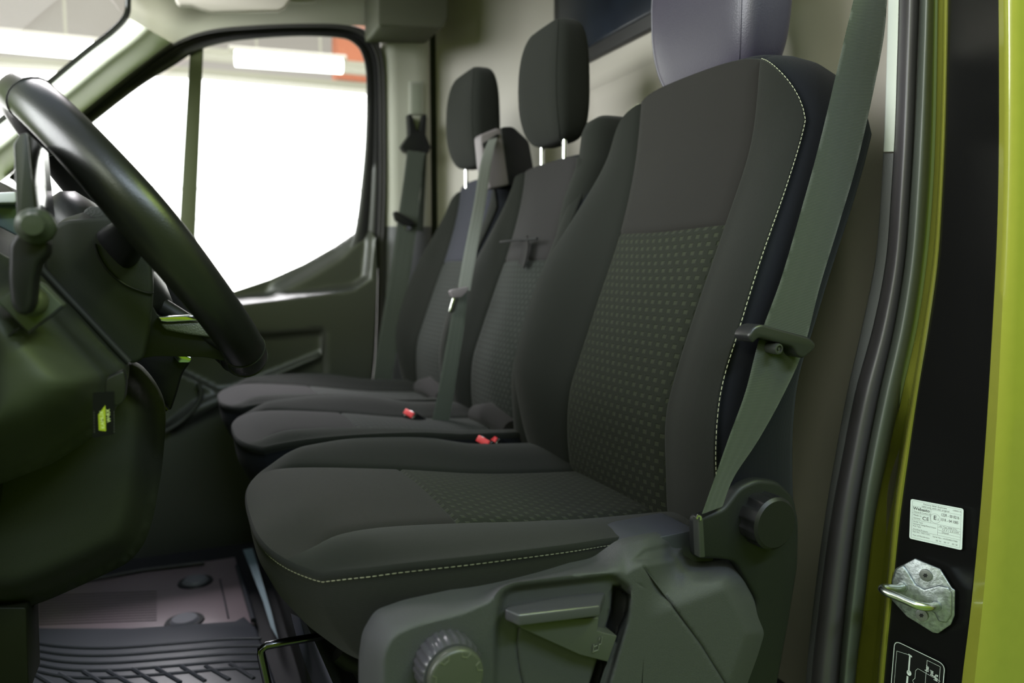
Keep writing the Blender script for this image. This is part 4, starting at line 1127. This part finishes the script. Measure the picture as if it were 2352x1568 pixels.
b3 = thing('seat_belt', 'dark belt hanging on the far door pillar', 'seat belt', tuple(onY(960, 350, 2.2)), 'seat belts')
quadY(roundpoly([(938, 262), (946, 262), (958, 300), (964, 300), (972, 262), (980, 262), (978, 310), (990, 338), (984, 352), (960, 346), (930, 348), (922, 336), (940, 310)], 2, 2), 2.255, 2.285, 'belt_guide', BLK, b3, .006)
belt(b3, [((935, 345), (976, 350), 2.255, 2.25), ((926, 420), (966, 430), 2.235, 2.23), ((914, 500), (958, 515), 2.215, 2.205), ((900, 600), (944, 615), 2.20, 2.19), ((880, 720), (925, 730), 2.19, 2.18), ((862, 830), (905, 840), 2.18, 2.17), ((850, 930), (892, 935), 2.18, 2.17)], .002, 'webbing', WEB)
quadY(roundpoly([(903, 487), (912, 484), (952, 508), (950, 518), (934, 520), (908, 506)], 4, 3), 2.185, 2.20, 'belt_tongue', BLK, b3, .003)
quadY([(926, 508), (938, 512), (946, 526), (930, 528)], 2.19, 2.195, 'tongue_plate', CHR, b3, .001)
belt(b3, [((962, 350), (980, 352), 2.262, 2.26), ((966, 440), (976, 445), 2.262, 2.26), ((950, 530), (972, 532), 2.262, 2.26)], .002, 'webbing', WEB)
# ---- belt buckles
def buckle(px, py, y, label):
    t = thing('belt_buckle', label, 'belt buckle', tuple(onY(px, py, y)), 'belt buckles')
    p = Vector(onY(px, py, y)); ax = Vector((-.80, -.30, .55)).normalized(); sd = Vector((.25, -.95, -.15)); sd = (sd-ax*sd.dot(ax)).normalized(); up = ax.cross(sd)
    R = Matrix((ax, sd, up)).transposed()
    o = MB().box(p-ax*.030, (.06, .042, .024), R).build('buckle_body', GLB, t); bevel_me(o, .004, 2)
    o = MB().box(p+ax*.0005+up*.003, (.006, .034, .013), R).build('red_button', RED, t, label='red release button'); bevel_me(o, .0015, 2)
    MB().tube([p-ax*.055, p-ax*.085-Vector((0, 0, .03)), p-ax*.09-Vector((0, 0, .06))], .008, 8).build('stalk', BLK, t)
    return t
buckle(938, 952, 1.56, 'far red-topped buckle between the bench cushions')
buckle(1108, 1016, 1.275, 'near red-topped buckle beside the driver cushion')
buckle(1126, 1009, 1.315, 'red-topped buckle just behind the nearest one')

# ================================================================== WHEEL, COLUMN, DASH
sw = thing('steering_wheel', 'black leather steering wheel in front of the driver seat', 'steering wheel', (-.04, 1.0, .043))
E2 = np.array([-.598, 0, .801]); AX = np.array([-.801, 0, -.598]); WC = np.array([-.043, 1.0, .040]); RR = .190; LT = np.array([0, math.cos(.09), 0])+AX*math.sin(.09)
def rimp(th, r=RR, ax=0.0): return WC-LT*math.sin(th)*r+E2*math.cos(th)*r+AX*ax
N_ = 96; loops = []
for i in range(N_):
    th = 2*math.pi*i/N_; c = rimp(th); rad = (c-WC)/RR; l = []
    fat = 1+.10*math.exp(-((abs((th-math.pi/2+math.pi) % (2*math.pi)-math.pi))/.35)**2)
    for k_ in range(24):
        a = 2*math.pi*k_/24; l.append(tuple(c+rad*.0205*fat*math.cos(a)+AX*.0235*fat*math.sin(a)))
    loops.append(l)
loops.append(loops[0]); loft('rim', loops, WHL, sw, cap=False, ang=90)
for th in (math.radians(33), math.radians(-33), math.radians(152), math.radians(208), math.radians(167), math.radians(193)):
    c = rimp(th); rad = (c-WC)/RR
    MB().tube([tuple(c+rad*.0207*math.cos(a)+AX*.0238*math.sin(a)) for a in np.linspace(0, 2*math.pi, 25)[:-1]], .0009, 6, closed=True).build('rim_seam', mat('seam_dark', (.006, .006, .006), .6), sw)
# airbag hub
loops = []
for s_, r in ((.012, .03), (.013, .060), (.020, .080), (.032, .088), (.050, .088), (.065, .075), (.075, .05)):
    l = []
    for k_ in range(32):
        th = 2*math.pi*k_/32; c, s = math.cos(th), math.sin(th)
        l.append(tuple(WC+AX*s_+E2*(r*math.copysign(abs(c)**.75, c))+np.array([0, 1, 0])*(r*1.05*math.copysign(abs(s)**.75, s))))
    loops.append(l)
loft('airbag_cover', loops, BLK, sw, ang=60)
def spoke(th, w0, w1):
    a = rimp(th, .185, .006); b = rimp(th, .07, .040); rad = (a-b)/np.linalg.norm(a-b); side = np.cross(rad, AX); side /= np.linalg.norm(side); up = np.cross(side, rad)
    loops = []
    for t in np.linspace(0, 1, 8):
        c = b+(a-b)*t; w_ = w0+(w1-w0)*ss(np.array(t), 0, 1); h = .012-.003*t; l = []
        for k_ in range(16):
            q_ = 2*math.pi*k_/16; cc, s = math.cos(q_), math.sin(q_)
            l.append(tuple(c+side*w_*math.copysign(abs(cc)**.6, cc)+up*h*math.copysign(abs(s)**.6, s)))
        loops.append(l)
    return loft('spoke', loops, BLK, sw, ang=70), a, b, side, up, rad
for th in (90, 270, 158, 202):
    o, a, b, side, up, rad = spoke(math.radians(th), .026, .016)
# lower spoke bezel with chrome accent, standing toward the door
sp_ = quadY(roundpoly([(350, 700), (362, 725), (445, 738), (470, 745), (505, 792), (520, 830), (470, 820), (360, 818), (300, 826), (240, 760), (250, 700)], 10, 3), .93, .955, 'spoke_cover', BLK, sw, .006)
quadY([(360, 727), (430, 723), (447, 722), (462, 736), (385, 740), (368, 738)], .918, .932, 'chrome_insert', CHR, sp_, .002, label='bright chrome strip')
quadY([(366, 742), (462, 738), (494, 776), (430, 768), (380, 758)], .922, .935, 'grained_insert', mat('grained_insert_grey', (.10, .105, .09), .5, bump=('vor', 600, .6, .0008)), sp_, .003)

sc2 = thing('steering_column', 'dark plastic steering column shroud behind the wheel', 'steering column', tuple(onY(240, 650, .95)))
shr = [(96, 560), (118, 520), (150, 505), (230, 498), (330, 490), (345, 560), (352, 660), (345, 760), (330, 826), (300, 838), (272, 812), (180, 712), (100, 622)]
quadY([tuple(p) for p in roundpoly(shr, 14, 4)], .90, 1.12, 'shroud', mat('shroud_plastic_b', (.020, .022, .020), .55, spec=.3, bump=('vor', 900, .25, .0004)), sc2, .014)
quadY(roundpoly([(122, 521), (150, 500), (205, 484), (262, 496), (266, 512), (200, 520), (132, 526)], 8, 3), .91, 1.05, 'column_pad', mat('pad_grey', (.07, .068, .07), .5), sc2, .004)
quadY(roundpoly([(190, 486), (206, 474), (250, 476), (262, 492), (250, 502), (210, 500)], 7, 3), .905, .99, 'hazard_pad', mat('pad_dark', (.05, .05, .055), .5, bump=('vor', 500, .4, .0008)), sc2, .003)
mb = MB(); mb.tube([onY(*p, .899) for p in catmull([(218, 560), (228, 590), (252, 625), (290, 655), (335, 672), (352, 672)], 5)], .0014, 8)
mb.build('shroud_seam', BLK, sc2)

db = thing('dashboard', 'dark grained dashboard on the left with a rounded knee panel', 'dashboard', tuple(onY(150, 800, .9)))
prism('dash_body', [(-.75, -.30), (-.75, .06), (-.45, .10), (-.22, .085), (-.175, .03), (-.17, -.12), (-.20, -.30), (-.32, -.42), (-.75, -.42)], .74, 2.26, DSH, db, .02)
kp = [(-160, 500), (-60, 545), (0, 585), (60, 612), (92, 622), (180, 716), (272, 818), (296, 838), (292, 880), (262, 950), (205, 1010), (120, 1065), (0, 1112), (-160, 1150)]
kp = [tuple(p) for p in roundpoly(kp, 20, 4)]
def hknee(P):
    s = sdist(P, kp); return .11*(1-ss(s, 0, 210))**2.0+.02*(1-ss(s, 0, 30))
relief('knee_panel', kp, .78, hknee, mat('knee_panel_plastic', (.045, .05, .034), .5, spec=.35, bump=('vor', 900, .2, .0004)), db, 14, skirt=.02, ang=80)
lpn = [(-160, 900), (120, 880), (300, 835), (322, 846), (352, 880), (378, 930), (380, 985), (372, 1080), (352, 1190), (332, 1250), (296, 1292), (200, 1338), (110, 1378), (40, 1402), (-160, 1412)]
lpn = [tuple(p) for p in roundpoly(lpn, 26, 4)]
relief('lower_panel', lpn, .96, lambda P: .07*(1-ss(sdist(P, lpn), 0, 90))**1.8, DSH, db, 16, skirt=.04, ang=80)
# gap line between shroud and knee panel
MB().tube([onY(*p, .84) for p in ((78, 600), (180, 708), (296, 832))], .0035, 8).build('panel_gap', DRK, db)
# mounting square of the phone holder
ml = quadY(roundpoly([(66, 640), (96, 652), (146, 702), (66, 764), (-10, 690)], 5, 2), .775, .80, 'switch_plate', mat('switch_plate_grey', (.055, .062, .050), .5), db, .003)
MB().tube([onY(*p, .774) for p in ((145, 703), (120, 724), (66, 764))], .0012, 6).build('plate_gap', DRK, ml)
MB().tube([onY(*p, .784) for p in ((46, 752), (20, 772), (-10, 800))], .0012, 6).build('plate_gap', DRK, ml)
# lower foot trim, left edge
quadY(roundpoly([(-80, 1395), (60, 1395), (62, 1480), (66, 1600), (-80, 1600)], 6, 2), 1.0, 1.08, 'foot_trim', mat('foot_trim_olive', (.008, .009, .004), .6, spec=.2), db, .01)
# instrument hood edge, far left
quadY(roundpoly([(-80, 402), (0, 416), (28, 436), (36, 462), (20, 470), (-80, 462)], 8, 3), .98, 1.14, 'instrument_hood', mat('hood_brown', (.06, .05, .05), .5), db, .01)
quadY([(-80, 445), (36, 440), (40, 458), (36, 466), (-80, 468)], .93, .97, 'hood_lip', mat('lip_white', (.6, .62, .66), .3), db, .002)
quadY([(-80, 470), (36, 464), (50, 500), (45, 545), (-80, 480)], .95, .99, 'instrument_glass', mat('instrument_blue', (.10, .13, .16), .15), db, .004)

# phone holder
mt = thing('phone_holder', 'black ball-and-arm phone holder fixed to the dashboard', 'phone holder', tuple(onY(66, 700, .78)))
bc = onY(72, 692, .765)
bm0 = bmesh.new(); bmesh.ops.create_uvsphere(bm0, u_segments=24, v_segments=14, radius=.0135)
vs = [(v.co.x+bc[0], v.co.y+bc[1], v.co.z+bc[2]) for v in bm0.verts]; fs = [tuple(v.index for v in f.verts) for f in bm0.faces]; bm0.free()
obj('ball', vs, fs, mat('ball_rubber', (.05, .055, .03), .4), mt)
arm = [(42, 530), (60, 512), (92, 520), (110, 560), (108, 584), (88, 606), (80, 640), (76, 700), (62, 724), (40, 722), (24, 700), (18, 640), (20, 560)]
quadY([tuple(p) for p in roundpoly(arm, 12, 4)], .725, .755, 'arm', mat('holder_black', (.007, .007, .008), .45, spec=.25), mt, .008)
kc2 = onY(78, 518, .715)
wheelY('clamp_knob', kc2[0], kc2[2], [(.011, .735), (.0145, .730), (.0150, .722), (.0135, .716), (.0110, .7145), (.0098, .709), (.008, .7065), (.001, .706)], mat('knob_grey', (.035, .04, .03), .35), mt, n=36)
ph = thing('phone', 'thin black phone standing edge-on in the holder', 'phone', tuple(onY(58, 520, .80)))
quadY(roundpoly([(30, 330), (44, 308), (62, 304), (66, 312), (88, 520), (80, 540), (40, 540)], 7, 4), .76, .86, 'phone_case', mat('phone_case_black', (.03, .03, .031), .35), ph, .004)
quadY([(62, 308), (66, 310), (89, 520), (84, 522)], .757, .858, 'screen', GLB, ph, .0005)

# gear lever and console
gl = thing('gear_lever_console', 'dark gear lever gaiter housing beyond the column', 'gear lever', tuple(onY(370, 880, 1.25)))
quadY(roundpoly([(300, 812), (400, 812), (440, 830), (420, 856), (406, 905), (392, 945), (372, 935), (340, 870), (302, 850)], 12, 4), 1.22, 1.34, 'housing', BLK, gl, .012)
quadY(roundpoly([(396, 816), (418, 812), (440, 822), (436, 832), (410, 832)], 4, 3), 1.205, 1.225, 'chrome_cap', mat('blue_chrome', (.55, .65, .8), .15, metal=1), gl, .003)
MB().tube([onY(*p, 1.21) for p in catmull([(302, 852), (340, 884), (366, 920), (384, 942)], 5)], .004, 8).build('console_edge', GLB, gl)
# key with its leather tag
ky = thing('key_tag', 'black leather key tag with lime logo hanging under the column', 'key tag', tuple(onY(250, 960, .86)))
tagp = [(214, 930), (262, 928), (265, 998), (213.5, 1005)]
KY = .80
ta = onY(213.5, 930, KY); tb = onY(262, 927, KY); tcn = onY(213.5, 1005, KY)
TWk = np.linalg.norm(tb-ta); THk = np.linalg.norm(tcn-ta)
fk = frame_map(ta, (tb-ta)/TWk, -(tcn-ta)/THk, (0, -1, 0))
o = plate('leather_tag', fk, [tuple(p) for p in roundpoly([(0, 0.012), (TWk, 0.012), (TWk*1.04, -THk*.93), (0, -THk)], .001, 2)], .0016, mat('tag_leather', (.004, .004, .004), .6, spec=.15), ky)
g = MB(); LIME = mat('lime_print', (.34, .40, .01), .6); PALE = mat('pale_lime_print', (.72, .78, .30), .6)
def kq(px, py, lift): p = onY(px, py, KY-.0016-lift); return tuple(p)
plateK = [(225.5, 952), (242, 930), (243.5, 990), (227, 988)]
obj('lime_block', [kq(a, b, .0003) for a, b in plateK], [(0, 1, 2, 3)], LIME, o, smooth=False, label='lime printed block')
mx_, mz_ = TWk/48.5, THk/75.0
def ktext(s, px, py, hpx, lift, sx=1):
    p0 = onY(px, py, KY-.0016-lift)
    fm = frame_map(p0, (-.03*mz_, 0, mz_), (-mx_, 0, 0), (0, -1, 0))
    return text(s, hpx/.72, fm, 'kt', PALE, ky, 0, 0, lift, sx, .1)
v__, f__ = ktext('KAMUX', 240.5, 984, 8.5, .0004, 1.0); g.add(v__, f__)
v__, f__ = ktext('W\u2022RX', 254, 969, 8.5, .0004, .95); g.add(v__, f__)
g.build('lettering', PALE, o, smooth=False, label='pale KAMUX WORX lettering')
mb = MB(); 
for xx in (216, 261.5): add_stitch(mb, [kq(xx, 945, .0003), kq(xx+.7, 1000 if xx < 230 else 995, .0003)], .0016, .0011, .00018)
mb.build('tag_stitching', mat('grey_thread', (.12, .12, .11), .8), o)
quadY(roundpoly([(242, 870), (284, 850), (290, 880), (286, 920), (272, 932), (252, 930), (240, 905)], 10, 4), .80, .825, 'key_head', mat('key_black', (.007, .007, .008), .4), ky, .006)

# ================================================================== FLOOR THINGS
FZ = -.78
def slabZ(name, pts, z0, z1, m, parent=None, bev=0, **k):
    P = [onZ(a, b, z1) for a, b in pts]; n = len(P); vs = [(p[0], p[1], z1) for p in P]+[(p[0], p[1], z0) for p in P]
    o = obj(name, vs, [tuple(range(n)), tuple(range(2*n-1, n-1, -1))]+[(i, (i+1) % n, n+(i+1) % n, n+i) for i in range(n)], m, parent, smooth=False, **k)
    if bev: bevel_me(o, bev, 2)
    return o
fm1 = thing('floor_mat', 'black ribbed rubber floor mat with a raised edge nearest the door', 'floor mat', tuple(onZ(300, 1500, -.795)), 'floor mats')
slabZ('mat_sheet', [(20, 1437), (120, 1440), (300, 1440), (540, 1424), (560, 1412), (590, 1440), (660, 1640), (0, 1700)], -.797, -.760, MATR, fm1, .006)
mb = MB()
for k_ in range(5):
    o_ = k_*17
    mb.tube([onZ(*p, -.7595) for p in catmull([(62, 1474+o_*.9), (150, 1486+o_), (260, 1488+o_), (400, 1478+o_), (520, 1468+o_), (600, 1466+o_)], 5)], .0035, 6)
mb.build('raised_ribs', MATR, fm1)
mb = MB()
for k_ in range(9):
    x = 80+k_*56; mb.tube([onZ(x, 1548+((k_ % 2)*2)-k_*3, -.7595), onZ(x+55, 1582-k_*3, -.7595)], .004, 6)
mb.build('tread_bars', MATR, fm1)
fm2 = thing('floor_mat', 'shiny grooved floor mat further across the cab', 'floor mat', tuple(onZ(300, 1380, -.795)), 'floor mats')
MAT2 = mat('mat_pink_reflection', (.30, .235, .26), .35, bump=('noise', 60, .2, .001))  # pinkish reflection of the window put into the base colour
slabZ('mat_sheet', [(80, 1380), (200, 1335), (330, 1310), (540, 1278), (585, 1430), (300, 1452), (84, 1452)], -.797, -.782, MAT2, fm2, .003)
mb = MB()
for k_ in range(12):
    mb.tube([onZ(90, 1434-k_*6, -.7815), onZ(360, 1424-k_*6, -.7815)], .0012, 5)
mb.build('grooves', mat('groove_dark', (.04, .035, .04), .5), fm2)
mb = MB(); mb.tube([onZ(200, 1332, -.775), onZ(330, 1308, -.775), (onZ(470, 1292, -.775))], .006, 8); mb.build('mat_lip', mat('lip_black', (.02, .018, .02), .4), fm2)
mb = MB(); mb.tube([onZ(505, 1330, -.7815), onZ(525, 1420, -.7815)], .002, 6); mb.tube([onZ(545, 1300, -.7795), onZ(582, 1425, -.7795)], .006, 8); mb.build('mat_edge', MATR, fm2)
for i, (a, b) in enumerate(((449, 1336), (424, 1427))):
    p = onZ(a, b, -.781); s = thing('mat_stud', ['round grey mat fixing stud further from the camera', 'round grey mat fixing stud half under the black mat edge'][i], 'stud', tuple(p), 'mat fixing studs')
    MB().tube([(p[0], p[1], -.7815), (p[0], p[1], -.778)], [.042, .040], 28).build('stud_ring', mat('stud_black', (.02, .02, .025), .4), s)
    MB().tube([(p[0], p[1], -.778), (p[0], p[1], -.772)], [.031, .026], 28).build('stud_cap', mat('stud_grey', (.22, .22, .25), .35), s)
# sill strip of the seat plinth, its lit look painted as pale blue-grey
o = obj('trim_3', [tuple(onZ(*p, z)) for p, z in (((558, 1262), -.74), ((580, 1258), -.74), ((622, 1400), -.74), ((604, 1380), -.74), ((640, 1470), -.74), ((622, 1440), -.74))], [(0, 1, 2, 3), (3, 2, 4, 5)], mat('plinth_lit_blue', (.30, .40, .45), .5)); struct(o)
# centre console / passenger footwell front
pf = struct(prism('wall_footwell', [(-.85, -.80), (-.85, -.10), (-.66, -.10), (-.64, -.45), (-.60, -.62), (-.55, -.80)], 1.0, 2.3, mat('footwell_grey', (.02, .023, .022), .7, bump=('noise', 300, .3, .001)), None, .01))
